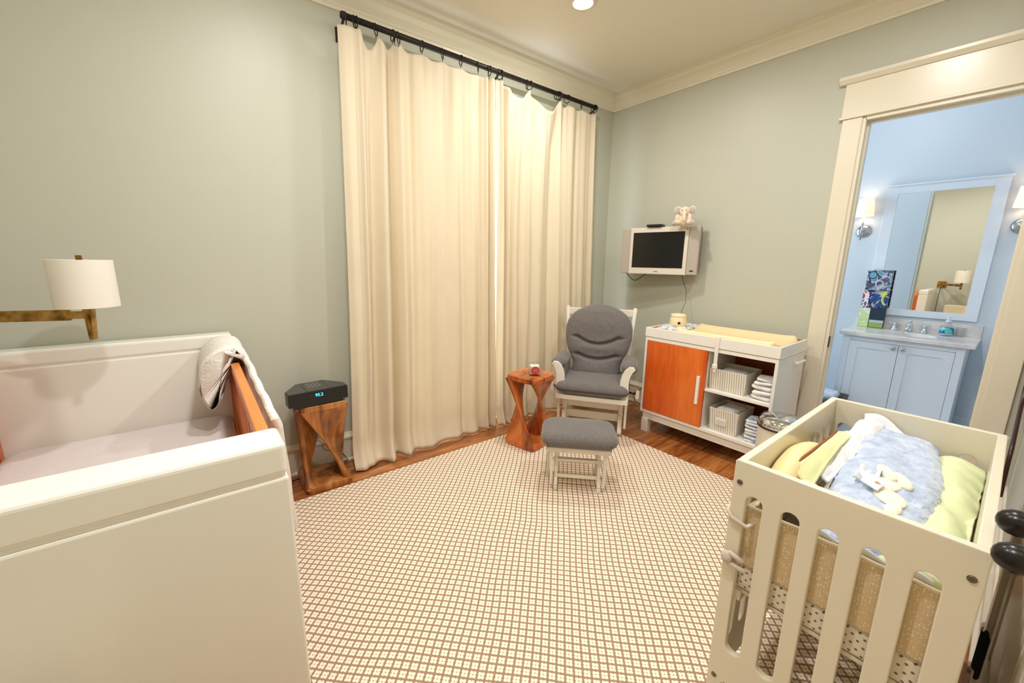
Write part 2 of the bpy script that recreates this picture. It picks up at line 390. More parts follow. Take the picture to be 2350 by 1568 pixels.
def cushion_mb(cx, cy, z0, z1, sx, sy, r_=0.06, e=0.5, puff=0.0, seg=12):
    """pillow-like slab with rounded plan and rounded rim"""
    base = rrect(-sx/2, sx/2, -sy/2, sy/2, r_, seg); k = len(base); mb = MB(); vs_ = []; h = (z1-z0)/2; zm = (z0+z1)/2
    rows = []
    for i in range(9): a = -PI/2+PI*i/8; rows.append((1-(1-math.cos(a))*min(h*1.1, r_)/ (min(sx, sy)/2), math.sin(a)*h))
    se = rows[-1][0]; rings = [(0.0, -h), (0.5, -h)]+rows+[(se*k_, h+puff*(1-k_**2)) for k_ in (0.93, 0.8, 0.6, 0.4, 0.2, 0.0)]
    for (s, z) in rings:
        for (x, y) in base: vs_.append((cx+x*s, cy+y*s, zm+z))
    fs = [(i*k+j, i*k+(j+1) % k, (i+1)*k+(j+1) % k, (i+1)*k+j) for i in range(len(rings)-1) for j in range(k)]
    mb.add(vs_, fs); return mb

#@@SETTING
XL, YF = -4.36, -2.985           # left wall, front wall (beside the camera)
T = 0.12
struct('floor', MB().box(XL, T/2, YF, 0, -0.05, 0), M_floor)
struct('ceiling', MB().box(XL-T, 0, YF-T, 0.0, CEIL, CEIL+0.1), M_ceil)
WX0, WX1, WZ0, WZ1 = -2.46, -0.54, 0.06, 2.60    # tall window behind the curtain
mb = MB()
mb.box(XL-T, WX0, 0, T, 0, CEIL); mb.box(WX1, T, 0, T, 0, CEIL); mb.box(WX0, WX1, 0, T, WZ1, CEIL); mb.box(WX0, WX1, 0, T, 0, WZ0)
struct('wall_back', mb, M_wall)
DY0, DY1, DZ = -2.80, -2.048, 2.365              # bathroom doorway in the right wall
mb = MB(); mb.box(0, T, DY1+0.02, 0, 0, CEIL); mb.box(0, T, DY0-0.02, DY1+0.02, DZ+0.02, CEIL); mb.box(0, T, YF-T, DY0-0.02, 0, CEIL)
struct('wall_right', mb, M_wall)
struct('wall_left', MB().box(XL-T, XL, YF-T, 0, 0, CEIL), M_wall)
CX0, CX1, CZ = -3.05, -1.55, 2.06                # closet opening
mb = MB(); mb.box(XL-T, CX0, YF-T, YF, 0, CEIL); mb.box(CX1, 0, YF-T, YF, 0, CEIL); mb.box(CX0, CX1, YF-T, YF, CZ, CEIL)
struct('wall_front', mb, M_wall)

# baseboards and crown mouldings (profile swept along the wall)
BB = [(0, 0), (0.028, 0), (0.028, 0.012), (0.016, 0.02), (0.016, 0.165), (0.024, 0.172), (0.024, 0.185), (0.012, 0.20), (0.008, 0.212), (0, 0.214)]
CR = [(0, 2.918), (0.012, 2.918), (0.016, 2.935), (0.012, 2.94), (0.02, 2.955), (0.045, 2.985), (0.075, 3.005), (0.082, 3.022), (0.096, 3.026), (0.10, CEIL), (0, CEIL)]
def run(name, prof, kind, a0, a1):
    mb = MB()
    if kind == 'back': mb.prism([(-p, z) for p, z in prof], a0, a1, 'x')
    if kind == 'right': mb.prism([(-p, z) for p, z in prof], a0, a1, 'y')
    if kind == 'left': mb.prism([(XL+p, z) for p, z in prof], a0, a1, 'y')
    if kind == 'front': mb.prism([(YF+p, z) for p, z in prof], a0, a1, 'x')
    return struct(name, mb, M_trim)
run('baseboard_back', BB, 'back', XL, 0)
run('baseboard_right', BB, 'right', DY1+0.11, 0)
run('baseboard_left', BB, 'left', YF, 0); run('baseboard_front', BB, 'front', -1.458, 0)
run('trim_1', CR, 'back', XL, 0); run('trim_2', CR, 'right', YF, 0); run('trim_3', CR, 'left', YF, 0); run('trim_4', CR, 'front', XL, 0)

# window behind the curtain
wn = sthing('window_1', (WX0, 0, WZ0))
mb = MB(); F = 0.055
mb.box(WX0, WX0+F, 0.02, 0.09, WZ0, WZ1); mb.box(WX1-F, WX1, 0.02, 0.09, WZ0, WZ1); mb.box(WX0+F, WX1-F, 0.02, 0.09, WZ1-F, WZ1); mb.box(WX0+F, WX1-F, 0.02, 0.09, WZ0, WZ0+F)
xm = -1.20; mb.box(xm-0.05, xm+0.05, 0.02, 0.09, WZ0+F, WZ1-F)
obj('window_frame', mb, M_trim, wn)
mb = MB()
for x in (-2.0, -1.62, -0.9): mb.box(x-0.008, x+0.008, 0.045, 0.07, WZ0+F, WZ1-F)
for z in (0.7, 1.33, 1.97): mb.box(WX0+F, WX1-F, 0.046, 0.069, z-0.008, z+0.008)
obj('window_grille', mb, M_trim, wn)
cas = MB(); cas.box(WX0-0.09, WX0, -0.02, 0, 0, WZ1); cas.box(WX1, WX1+0.09, -0.02, 0, 0, WZ1); cas.box(WX0-0.11, WX1+0.11, -0.022, 0, WZ1, WZ1+0.14)
obj('window_casing', cas, M_trim, wn, 0.002)

# bathroom doorway: casing, jamb, stop, strike plate
dr = sthing('door_1', (0, (DY0+DY1)/2, 0))
mb = MB()
mb.box(-0.02, 0, DY1+0.016, DY1+0.121, 0, DZ+0.02); mb.box(-0.02, 0, DY0-0.121, DY0-0.016, 0, DZ+0.02)
obj('door_casing', mb, M_trim, dr, 0.003)
mb = MB(); mb.box(-0.022, 0, DY0-0.13, DY1+0.13, DZ+0.035, DZ+0.235); mb.box(-0.032, 0, DY0-0.14, DY1+0.14, DZ+0.02, DZ+0.036)
mb.prism([(0, DZ+0.235), (-0.03, DZ+0.235), (-0.05, DZ+0.258), (-0.05, DZ+0.277), (0, DZ+0.277)], DY0-0.165, DY1+0.165, 'y')
obj('header_casing', mb, M_trim, dr, 0.002)
mb = MB()
mb.box(-0.004, T+0.004, DY1, DY1+0.02, 0, DZ+0.02); mb.box(-0.004, T+0.004, DY0-0.02, DY0, 0, DZ+0.02); mb.box(-0.004, T+0.004, DY0, DY1, DZ, DZ+0.02)
mb.box(0.045, 0.085, DY1-0.012, DY1, 0, DZ); mb.box(0.045, 0.085, DY0, DY0+0.012, 0, DZ); mb.box(0.045, 0.085, DY0+0.012, DY1-0.012, DZ-0.012, DZ)
mb.box(-0.012, -0.004, DY1-0.003, DY1+0.016, 0, DZ+0.01); mb.box(-0.012, -0.004, DY0-0.016, DY0+0.003, 0, DZ+0.01); mb.box(-0.012, -0.004, DY0, DY1, DZ-0.003, DZ+0.02)
obj('door_jamb', mb, M_bath if False else M_trim, dr)
obj('strike_plate', MB().box(0.012, 0.044, DY1-0.002, DY1+0.001, 0.86, 0.94), M_iron, dr)

# closet double doors in the front wall
def panel_door(mb, x0, x1, z0, z1, y, th):
    mb.box(x0, x1, y-th, y-0.012, z0, z1)
    st = 0.10
    mb.box(x0, x0+st, y-0.012, y, z0, z1); mb.box(x1-st, x1, y-0.012, y, z0, z1)
    for (a, b_) in ((z0, z0+0.2), (0.86, 1.0), (z1-0.12, z1)): mb.box(x0+st, x1-st, y-0.012, y, a, b_)
    for (a, b_) in ((z0+0.24, 0.82), (1.04, z1-0.16)): mb.box(x0+st+0.04, x1-st-0.04, y-0.012, y-0.003, a, b_)
xmid = -2.325
d2 = sthing('door_2', ((CX0+CX1)/2, YF, 0))
mb = MB(); mb.box(CX0-0.09, CX0, YF, YF+0.018, 0, CZ+0.09); mb.box(CX1, CX1+0.09, YF, YF+0.018, 0, CZ+0.09); mb.box(CX0, CX1, YF, YF+0.018, CZ, CZ+0.09)
obj('door_casing', mb, M_trim, d2, 0.002)
M_knob = mat('dark_knob', (16, 10, 8), 0.3, 0.0, spec=0.35, coat=0.12)
for (a, b_, kx) in ((CX0+0.004, xmid-0.002, -2.40), (xmid+0.002, CX1-0.004, -2.235)):
    mb = MB(); panel_door(mb, a, b_, 0.008, CZ-0.004, YF+0.004, 0.04); df = obj('door_leaf', mb, M_trim, d2, 0.002)
    k = MB(); k.lathe([(0.0, YF+0.004), (0.03, YF+0.004), (0.03, YF+0.008), (0.012, YF+0.012), (0.011, YF+0.024), (0.018, YF+0.031), (0.025, YF+0.042), (0.028, YF+0.054), (0.026, YF+0.067), (0.019, YF+0.079), (0.010, YF+0.085), (0, YF+0.087)], (kx, 0, 0.925), 28, 'y', 1.0)
    obj('door_knob', k, M_knob, df, smooth=True)

# bathroom shell
BX, BY0, BY1 = 1.65, -2.95, -0.6
struct('floor_bathroom', MB().box(T/2, BX, BY0, BY1, -0.05, 0.0), mat('bath_tile', (200, 205, 210), 0.3))
struct('ceiling_bathroom', MB().box(T, BX+T, BY0-T, BY1+T, CEIL, CEIL+0.1), M_bath)
struct('wall_bathroom_far', MB().box(BX, BX+T, BY0-T, BY1+T, 0, CEIL), M_bath)
struct('wall_bathroom_right', MB().box(T, BX, BY0-T, BY0, 0, CEIL), M_bath)
mb = MB(); a0, a1, z0, z1 = 0.45, 1.35, 0.95, 2.25
mb.box(T, a0, BY1, BY1+T, 0, CEIL); mb.box(a1, BX, BY1, BY1+T, 0, CEIL); mb.box(a0, a1, BY1, BY1+T, 0, z0); mb.box(a0, a1, BY1, BY1+T, z1, CEIL)
struct('wall_bathroom_left', mb, M_bath)
mb = MB(); mb.box(T, T+0.008, BY0, DY0-0.02, 0, CEIL); mb.box(T, T+0.008, DY1+0.02, BY1, 0, CEIL); mb.box(T, T+0.008, DY0-0.02, DY1+0.02, DZ+0.02, CEIL)
struct('wall_bathroom_near', mb, M_bath)
w2 = sthing('window_2', (a0, BY1, z0)); mb = MB()
mb.box(a0, a0+0.05, BY1+0.03, BY1+0.08, z0, z1); mb.box(a1-0.05, a1, BY1+0.03, BY1+0.08, z0, z1); mb.box(a0, a1, BY1+0.03, BY1+0.08, z0, z0+0.05); mb.box(a0, a1, BY1+0.03, BY1+0.08, z1-0.05, z1); mb.box(a0, a1, BY1+0.035, BY1+0.075, 1.58, 1.62)
obj('window_frame', mb, M_trim, w2)
mb = MB(); mb.box(BX-0.015, BX, BY0, BY1, 0, 0.15); struct('baseboard_bathroom', mb, M_bath, 0.003)

# ------------------------------------------------------------------ ceiling downlights, one real and three added for fill
M_lens = mat('lamp_lens', (255, 246, 226), 0.5, emis=(255, 236, 196), es=25)
for i, (x, y) in enumerate(DOWN):
    pos = ['near the curtain and above the gliding chair', 'above the white crib, added for fill light', 'near the bathroom doorway, added for fill light', 'above the camera side of the room, added for fill light'][i]
    t = thing('recessed_downlight', (x, y, CEIL-0.012), 'round white recessed ceiling downlight '+pos, 'ceiling light', 'recessed ceiling downlights')
    obj('trim_ring', MB().lathe([(0.062, CEIL-0.010), (0.064, CEIL-0.012), (0.085, CEIL-0.006), (0.087, CEIL), (0.062, CEIL), (0.062, CEIL-0.010)], (x, y, 0), 40), M_trim, t, smooth=True)
    obj('lens', MB().lathe([(0, CEIL-0.004), (0.0615, CEIL-0.004), (0.0615, CEIL), (0, CEIL)], (x, y, 0), 40), M_lens, t)

# ------------------------------------------------------------------ rug
mb = MB()
def rugf(u, v):
    x = -3.85+u*(3.85-0.825); y = -0.362-v*(2.93-0.362)
    return (x, y, 0.010)
mb.grid(rugf, 60, 50); o = obj('woven_rug', mb, M_rug)
mb = MB(); mb.box(-3.365, -0.825, -2.93, -0.362, 0.0, 0.010); bpy.data.objects.remove(o)
tag(obj('area_rug', mb, M_rug, bevel=0.003), 'large cream area rug with a brown diamond lattice covering most of the wood floor', 'rug')

#@@CURTAINS
ROD_Y, ROD_Z = -0.12, 2.845
t = thing('curtain_rod', (-1.53, 0, ROD_Z), 'dark bronze curtain rod mounted high on the back wall under the crown moulding', 'curtain rod')
obj('rod', MB().tube([(-2.665, ROD_Y, ROD_Z), (-0.415, ROD_Y, ROD_Z)], 0.0175, 16), M_iron, t, smooth=True)
for x in (-2.66, -1.53, -0.42):
    k = MB(); k.tube([(x, ROD_Y, ROD_Z-0.01), (x, ROD_Y+0.03, ROD_Z-0.03), (x, -0.01, ROD_Z-0.05)], 0.008, 8); k.box(x-0.02, x+0.02, -0.012, 0, ROD_Z-0.10, ROD_Z-0.02); k.lathe([(0.02, -0.012), (0.022, 0), (0.02, 0.012)], (x, ROD_Y, ROD_Z), 16, 'x')
    obj('bracket', k, M_iron, t, 0.001)
for x in (-2.668, -0.412):
    obj('end_cap', MB().lathe([(0, -0.012), (0.018, -0.010), (0.022, 0), (0.018, 0.010), (0, 0.012)], (x, ROD_Y, ROD_Z), 18, 'x'), M_iron, t, smooth=True)
R1 = [-2.648, -2.600, -2.590, -2.471, -2.365, -2.352, -2.325, -2.162, -2.010, -1.861, -1.717, -1.625, -1.612]
R2 = [-1.515, -1.494, -1.247, -1.215, -0.904, -0.890, -0.872, -0.788, -0.604, -0.430]
ring0 = None
for idx, x in enumerate(R1+R2):
    rr = 0.032; left = idx < len(R1); ty = random.uniform(-0.75, 0.5)
    lab = 'small dark bronze ring clipping the %s curtain panel to the rod' % ('left' if left else 'right')
    g = 'curtain rings on the %s panel' % ('left' if left else 'right')
    if ring0 is None:
        t = thing('curtain_ring', (x, ROD_Y, ROD_Z-0.0135), lab, 'curtain ring', g, local=True)
        ring = MB(); ring.tube([(0, rr*math.cos(2*PI*k/24), rr*math.sin(2*PI*k/24)) for k in range(24)], 0.0034, 6, True)
        obj('ring', ring, M_iron, t, smooth=True, local=True)
        clip = MB(); clip.tube([(0, 0, -rr-0.002), (0, 0, -rr-0.014)], 0.002, 6); clip.tube([(0.004, 0, -rr-0.02), (0, 0, -rr-0.013), (-0.004, 0, -rr-0.02)], 0.0015, 6)
        obj('clip', clip, M_iron, t, smooth=True, local=True); ring0 = t
    else:
        t = copy_tree(ring0, (x, ROD_Y, ROD_Z-0.0135)); t['label'] = lab; t['group'] = g
    t.rotation_euler = (0, 0, ty)

def curtain(name, x0t, x1t, x0b, x1b, tops, folds, label, ybot, seed, NU=420, NV=110):
    """tops: [(x, drop below the ring line)] piecewise; folds: (x, width, depth, v0, v1) ridges toward the room (+) or away (-)"""
    zt = ROD_Z-0.064
    att = tops
    def top(x):
        for (a, b_, d) in att:
            if a <= x <= b_:
                s = (x-a)/(b_-a); return zt-d*(math.sin(PI*s)**0.9), d*math.sin(PI*s)
        return zt, 0
    def fn(u, v):
        xt = x0t+(x1t-x0t)*u
        z_top, sag = top(xt)
        xb = x0b+(x1b-x0b)*u
        ease = v**1.3
        x = xt*(1-ease)+xb*ease
        y = -0.125-0.02*v
        y -= sag*0.55*math.exp(-v*7)
        for (fx, w_, d, v0, v1) in folds:
            g = math.exp(-((xt-fx)/w_)**2)
            k = min(1, max(0, (v-v0+0.08)/0.08))*min(1, max(0, (v1-v+0.35)/0.35))
            y -= d*g*k*(1+0.5*v)
        y += 0.012*noise.noise(Vector((xt*9, v*1.5, seed)))+0.006*noise.noise(Vector((xt*26, v*2.2, seed+5)))
        y += 0.004*noise.noise(Vector((xt*14, v*14, seed+9)))*(v > 0.4)
        x += 0.010*noise.noise(Vector((xt*5, v*2.5, seed+3)))*v
        if x0t > -2: x += 0.014*math.sin(PI*min(1, v*1.15))*max(0, 1-u*6)
        hem = max(0, (v-0.93)/0.07); y -= ybot(u)*hem*hem
        y = min(y, -0.075)
        z = z_top+(0.010-z_top)*v+0.006*noise.noise(Vector((xt*4, 0, seed+2)))*v**20
        return (x, y, z)
    mb = MB(); mb.grid(fn, NU, NV)
    hemline = None
    o = obj(name, mb, M_curt, None, smooth=True, solid=0.0025, recalc=False)
    return tag(o, label, 'curtain')
A1 = [(-2.582, -2.471, .085), (-2.471, -2.365, .045), (-2.365, -2.325, .02), (-2.325, -2.162, .022), (-2.162, -2.010, .022), (-2.010, -1.861, .02), (-1.861, -1.717, .02), (-1.717, -1.612, .012)]
F1 = [(-2.655, .05, .03, 0, 1), (-2.585, .018, .035, 0, .75), (-2.53, .03, -.03, 0, .8), (-2.46, .032, .035, 0, 1), (-2.40, .022, -.045, 0.03, 1), (-2.33, .03, .028, 0, 1), (-2.262, .022, -.018, .03, 1),
      (-2.16, .045, .015, .1, 1), (-2.03, .04, -.012, .1, 1), (-1.93, .04, .012, .05, 1), (-1.86, .025, -.014, .1, 1), (-1.78, .035, .016, .15, 1), (-1.71, .018, -.02, .05, 1), (-1.655, .016, .022, 0, 1), (-1.625, .012, -.03, 0, 1), (-1.59, .014, .02, 0, 1)]
curtain('curtain', -2.705, -1.567, -2.80, -1.570, A1, F1, 'wide cream linen curtain panel left of the daylight gap', lambda u: 0.05*(1-u)+0.015, 1.3)
A2 = [(-1.494, -1.247, .095), (-1.215, -0.904, .125), (-0.872, -0.788, .028), (-0.788, -0.604, .02), (-0.604, -0.430, .015)]
F2 = [(-1.515, .014, .03, 0, 1), (-1.485, .012, -.02, 0, 1), (-1.46, .02, .025, 0, 1), (-1.41, .02, -.02, .05, 1), (-1.36, .03, .015, .15, 1), (-1.24, .022, .03, 0, .5), (-1.20, .022, -.022, 0, 1), (-1.10, .05, .02, .1, 1), (-0.98, .03, -.02, .1, 1),
      (-0.89, .025, .03, 0, 1), (-0.83, .02, -.02, 0, 1), (-0.74, .03, .018, 0, 1), (-0.66, .02, -.014, 0, 1), (-0.56, .03, .012, 0, 1), (-0.475, .013, -.025, 0, 1), (-0.445, .016, .02, 0, .6)]
curtain('curtain', -1.562, -0.405, -1.556, -0.33, A2, F2, 'narrower cream linen curtain panel right of the daylight gap, behind the gliding chair', lambda u: 0.03*(1-u)+0.01, 7.7)

#@@LEFT CRIB
t = thing('wooden_crib', (-3.8, -0.8, 0), 'white panelled crib with orange wood side rails at the left edge', 'crib')
def end_panel(y0, y1, zt, cap):
    mb = MB(); X0, X1 = -4.345, -3.398
    mb.box(X0, X1, y0, y1, 0.06, zt-cap-0.006); mb.box(X0+0.006, X1-0.006, y0+0.006, y1-0.006, zt-cap-0.02, zt-cap+0.01)
    o = obj('end_panel', mb, M_white, t, 0.006)
    mb = MB(); mb.box(X0, X1, y0, y1, zt-cap, zt); obj('panel_cap', mb, M_white, o, 0.014, seg=4)
    for x in (X0+0.04, X1-0.04):
        mb = MB(); mb.box(x-0.03, x+0.03, (y0+y1)/2-0.03, (y0+y1)/2+0.03, 0.0, 0.06); obj('foot', mb, M_white, o)
    return o
end_panel(-0.14, -0.035, 1.022, 0.075)
end_panel(-1.82, -1.70, 1.014, 0.085)
for (xa, xb) in ((-3.436, -3.402), (-4.330, -4.290)):
    rl = obj('side_rail', MB().box(xa, xb, -1.698, -0.142, 0.898, 0.948), M_rail, t, 0.005)
    obj('lower_rail', MB().box(xa, xb, -1.698, -0.142, 0.30, 0.36), M_rail, rl, 0.004)
    for ky in (-0.166, -1.675): obj('rail_post', MB().box(xa, xb, ky-0.022, ky+0.022, 0.361, 0.897), M_orange, rl, 0.003)
    for i in range(12):
        y = -0.28-1.28*i/11
        obj('slat', MB().box(xa+0.008, xb-0.008, y-0.019, y+0.019, 0.361, 0.897), M_orange, rl, 0.003)
obj('mattress_support', MB().box(-4.285, -3.44, -1.695, -0.145, 0.43, 0.45), M_white, t)
mb = cushion_mb(-3.864, -0.92, 0.452, 0.592, 0.84, 1.53, 0.06, puff=0.012)
tag(obj('crib_mattress', mb, mat('pale_sheet', (224, 214, 214), 0.9), smooth=True), 'crib mattress in a pale lilac white fitted sheet, inside the crib with wood rails', 'mattress')
add_bump(MATS['pale_sheet'], 7, 0.5, 0.02, stretch=(1, 1, 1))

# quilted blanket over the rail
path = [(-3.420, .958), (-3.448, .935), (-3.465, .87), (-3.485, .80), (-3.506, .75), (-3.530, .735), (-3.549, .785), (-3.553, .86), (-3.535, .94), (-3.49, .99), (-3.44, 1.008), (-3.395, 1.0), (-3.372, .96), (-3.367, .90), (-3.365, .82), (-3.36, .72), (-3.358, .60), (-3.356, .53)]
def pathat(s):
    s = max(0, min(0.9999, s))*(len(path)-1); i = int(s); f = s-i
    p0, p1, p2, p3 = path[max(i-1, 0)], path[i], path[i+1], path[min(i+2, len(path)-1)]
    return [0.5*((2*p1[k])+(-p0[k]+p2[k])*f+(2*p0[k]-5*p1[k]+4*p2[k]-p3[k])*f*f+(-p0[k]+3*p1[k]-3*p2[k]+p3[k])*f**3) for k in (0, 1)]
def blf(u, v):
    y = -0.160-u*1.285
    k = max(0, min(1, (u-0.30)/0.03)); k = k*k*(3-2*k)
    s0 = 0.0+0.69*k
    s = s0+(1-s0)*v
    x, z = pathat(s)
    x += 0.006*noise.noise(Vector((y*6, v*5, 2))); z += 0.008*noise.noise(Vector((y*5, v*3, 6)))
    if u > 0.3: x += 0.004*math.sin(y*30)*v; z -= 0.03*(u-0.3)/0.7*(1-v)
    x = max(x, -3.386) if s > 0.66 else x
    return (x, y, z)
M_quilt = mat('white_quilting', (236, 230, 224), 0.85); add_bump(M_quilt, 75, 0.4, 0.004, 'voronoi', (1, 1, 1))
mb = MB(); mb.grid(blf, 90, 60)
tag(obj('quilted_blanket', mb, M_quilt, smooth=True, solid=0.024, recalc=False), 'white quilted blanket draped over the crib side rail near the curtain', 'blanket')

#@@SCONCE LEFT
t = thing('swing_arm_sconce', (XL, -0.30, 1.2), 'brass swing arm wall lamp with white drum shade above the crib at far left', 'wall lamp')
LX, LY = -3.885, -0.47
obj('wall_plate', MB().box(XL, XL+0.018, -0.365, -0.245, 1.13, 1.29), M_brass, t, 0.002)
mb = MB(); mb.box(XL+0.018, XL+0.06, -0.325, -0.285, 1.16, 1.25); obj('hinge_block', mb, M_brass, t, 0.002)
mb = MB(); mb.bar((XL+0.05, -0.315, 1.203), (-3.945, -0.445, 1.203), 0.014, 0.044); obj('arm', mb, M_brass, t, 0.0015)
mb = MB(); mb.bar((-3.952, -0.443, 1.203), (LX, LY, 1.203), 0.02, 0.030); obj('arm_joint', mb, M_brass, t, 0.0015)
mb = MB(); mb.prism([(-0.018, 1.245), (0.018, 1.245), (0.003, 1.098), (-0.012, 1.098)], -0.012, 0.012, 'y')
mb.v = [(LX+x*0.83+y*0.56, LY-x*0.56+y*0.83, z) for x, y, z in mb.v]
br_ = obj('bracket', mb, M_brass, t, 0.002)
mb = MB(); mb.box(-0.006, 0.006, -0.016, -0.012, 1.145, 1.20); mb.v = [(LX+x*0.83+y*0.56, LY-x*0.56+y*0.83, z) for x, y, z in mb.v]; obj('switch', mb, M_brass, br_, 0.001)
R0 = 0.098
prof = [(R0, 1.236), (R0, 1.428)]
mb = MB(); mb.lathe([(R0, 1.236), (R0, 1.428), (R0-0.003, 1.428), (R0-0.003, 1.236), (R0, 1.236)], (LX, LY, 0), 128); 
obj('lamp_shade', mb, M_shade, t, smooth=False)
mb = MB()
for a in (0.5, 2.6, 4.7): mb.tube([(LX, LY, 1.421), (LX+(R0-0.003)*math.cos(a), LY+(R0-0.003)*math.sin(a), 1.421)], 0.002, 6)
mb.tube([(LX, LY, 1.24), (LX, LY, 1.428)], 0.005, 8); obj('shade_frame', mb, M_brass, t)
obj('finial', MB().box(LX-0.009, LX+0.009, LY-0.009, LY+0.009, 1.424, 1.446), M_brass, t, 0.001)

t2 = thing('swing_arm_sconce', (XL, -1.88, 1.1), 'second brass swing arm wall lamp reflected in the bathroom mirror', 'wall lamp')
KX, KY = -4.0, -2.15
obj('wall_plate', MB().box(XL, XL+0.018, -1.94, -1.82, 1.04, 1.155), M_brass, t2, 0.002)
mb = MB(); mb.bar((XL+0.03, -1.88, 1.10), (KX-0.03, KY+0.02, 1.10), 0.016, 0.040); obj('arm', mb, M_brass, t2, 0.0015)
obj('bracket', MB().box(KX-0.014, KX+0.014, KY-0.014, KY+0.014, 1.03, 1.16), M_brass, t2, 0.002)
obj('lamp_shade', MB().lathe([(0.105, 1.148), (0.105, 1.365), (0.102, 1.365), (0.102, 1.148), (0.105, 1.148)], (KX, KY, 0), 48), M_shade, t2)
mb = MB(); mb.tube([(KX, KY, 1.15), (KX, KY, 1.365)], 0.005, 8); mb.box(KX-0.1, KX+0.1, KY-0.003, KY+0.003, 1.355, 1.359); obj('shade_frame', mb, M_brass, t2)
obj('finial', MB().box(KX-0.008, KX+0.008, KY-0.008, KY+0.008, 1.36, 1.38), M_brass, t2, 0.001)
mb = MB(); mb.tube([(XL+0.012, -1.87, 1.04), (XL+0.012, -1.865, 0.8), (XL+0.012, -1.87, 0.25)], 0.004, 6)
obj('lamp_cord', mb, mat('cord_brown', (70, 56, 40), 0.6), t2, smooth=True)

#@@STOOLS
def twisted_stool(loc, rz, material, label, side=0.283, H=0.57):
    t = thing('carved_stool', loc, label, 'stool', 'twisted wood stools', rz, local=True)
    h = side/2
    def sq(a, s):     # point on a rounded square of half size s at angle a
        c, q = math.cos(a), math.sin(a); e_ = 7.0
        k = (abs(c)**e_+abs(q)**e_)**(-1/e_); return c*k*s, q*k*s
    def twist(tt): tt = max(0, min(1, tt)); return PI/2*(tt*tt*(3-2*tt))   # total quarter turn
    mb = MB(); mb.add([], [])
    # seat slab and base slab, slightly hollowed towards the openings
    def slab(z0, z1, rev):
        N = 64; vs_ = []; rings = [(1.0, z0), (1.0, z1)]
        for (s, z) in [(0, z0), (0.97, z0), (1, z0+0.003), (1, z1-0.003), (0.985, z1), (0, z1)]:
            for i in range(N):
                a = 2*PI*i/N; x, y = sq(a, h*s) if s else (0, 0); vs_.append((x, y, z))
        fs = [(r0*N+i, r0*N+(i+1) % N, (r0+1)*N+(i+1) % N, (r0+1)*N+i) for r0 in range(5) for i in range(N)]
        return MB().add(vs_, fs)
    obj('seat_slab', slab(H-0.038, H, False), material, t, local=True, smooth=False)
    obj('base_slab', slab(0.0, 0.045, True), material, t, local=True, smooth=False)
    zA, zB = 0.03, H-0.028
    cor = [(-h, -h), (h, -h), (h, h), (-h, h)]
    for leg in (0, 2):
        a0, a1, b1 = Vector(cor[leg]), Vector(cor[(leg+1) % 4]), Vector(cor[(leg+2) % 4])
        NS, NZ = 26, 52; outer = []; inner = []
        for j in range(NZ+1):
            tt = j/NZ; z = zA+(zB-zA)*tt; q_ = 1-tt                      # q_ 0 at the seat, 1 at the base
            A = a0.lerp(a1, q_); B = a1.lerp(b1, q_)
            nrm = Vector(((B-A).y, -(B-A).x)).normalized()
            if nrm.dot((A+B)/2) < 0: nrm = -nrm
            sn = math.sin(PI*tt)
            cut = 0.05*sn**0.7
            for i in range(NS+1):
                w_ = cut+(1-2*cut)*i/NS; e_ = 1-abs(2*i/NS-1)**2.5
                p = A.lerp(B, w_)*0.995 - nrm*(0.020*sn*e_)
                th = (0.022+0.030*(abs(2*tt-1))**3)+0.004*e_
                g = p-nrm*th
                side_in = (A+B)/2-p; g = g+side_in.normalized()*0.010*(1-e_) if side_in.length > 1e-4 else g
                outer.append((p.x, p.y, z)); inner.append((g.x, g.y, z))
        K = NS+1; n0 = len(outer); vs_ = outer+inner; fs = []
        for j in range(NZ):
            for i in range(NS):
                a = j*K+i; fs.append((a, a+1, a+K+1, a+K)); fs.append((n0+a, n0+a+K, n0+a+K+1, n0+a+1))
            for i in (0, NS):
                a = j*K+i; fs.append((a, a+K, n0+a+K, n0+a))
        obj('twisted_leg', MB().add(vs_, fs), material, t, local=True, smooth=True)
    return t
twisted_stool((-2.990, -0.197, 0), 0.0, M_stool, 'carved twisted wood stool holding the black clock radio, beside the crib')
twisted_stool((-1.548, -0.590, 0.0105), math.radians(14), M_stool2, 'carved twisted reddish wood stool holding the square candle, beside the gliding chair')

# clock radio
t = thing('clock_radio', (-3.02, -0.24, 0.57), 'black clock radio with blue digital display on the twisted stool', 'radio', rz=math.radians(3), local=True)
bodyp = [(-0.168, -0.105), (0.168, -0.105), (0.168, -0.03), (0.085, 0.10), (-0.085, 0.10), (-0.168, -0.03)]
obj('body', MB().prism(bodyp, 0.018, 0.098, 'z'), M_black, t, 0.003, local=True)
inn = [(x*0.84, y*0.88) for x, y in bodyp]
obj('foot', MB().prism(inn, 0.0, 0.019, 'z'), M_black, t, local=True)
M_topp = mat('dark_grey_plastic', (62, 62, 58), 0.35)
obj('top_panel', MB().prism([(x*0.97, y*0.96) for x, y in bodyp], 0.0975, 0.1005, 'z'), M_topp, t, 0.001, local=True)
mb = MB()
for x in (-0.062, 0.062): mb.box(x-0.0015, x+0.0015, -0.10, 0.092, 0.1, 0.1012)
obj('top_seam', mb, M_black, t, local=True)
mb = MB()
for i in range(4):
    for j in range(4): mb.box(-0.038+i*0.02, -0.025+i*0.02, 0.04-j*0.026, 0.054-j*0.026, 0.1003, 0.1025)
obj('button_panel', mb, mat('button_grey', (120, 118, 110), 0.4), t, 0.001, local=True)
disp = obj('display', MB().box(-0.062, 0.045, -0.1065, -0.1045, 0.056, 0.087), mat('display_black', (10, 14, 18), 0.1), t, local=True)
v, f = text_mesh('95.2', 0.026)
mb = MB().add([(x+0.0, -0.1072-z, y+0.071) for x, y, z in v], f)
obj('display_digits', mb, mat('blue_led', (30, 190, 255), 0.5, emis=(60, 190, 255), es=3.0), disp, local=True)
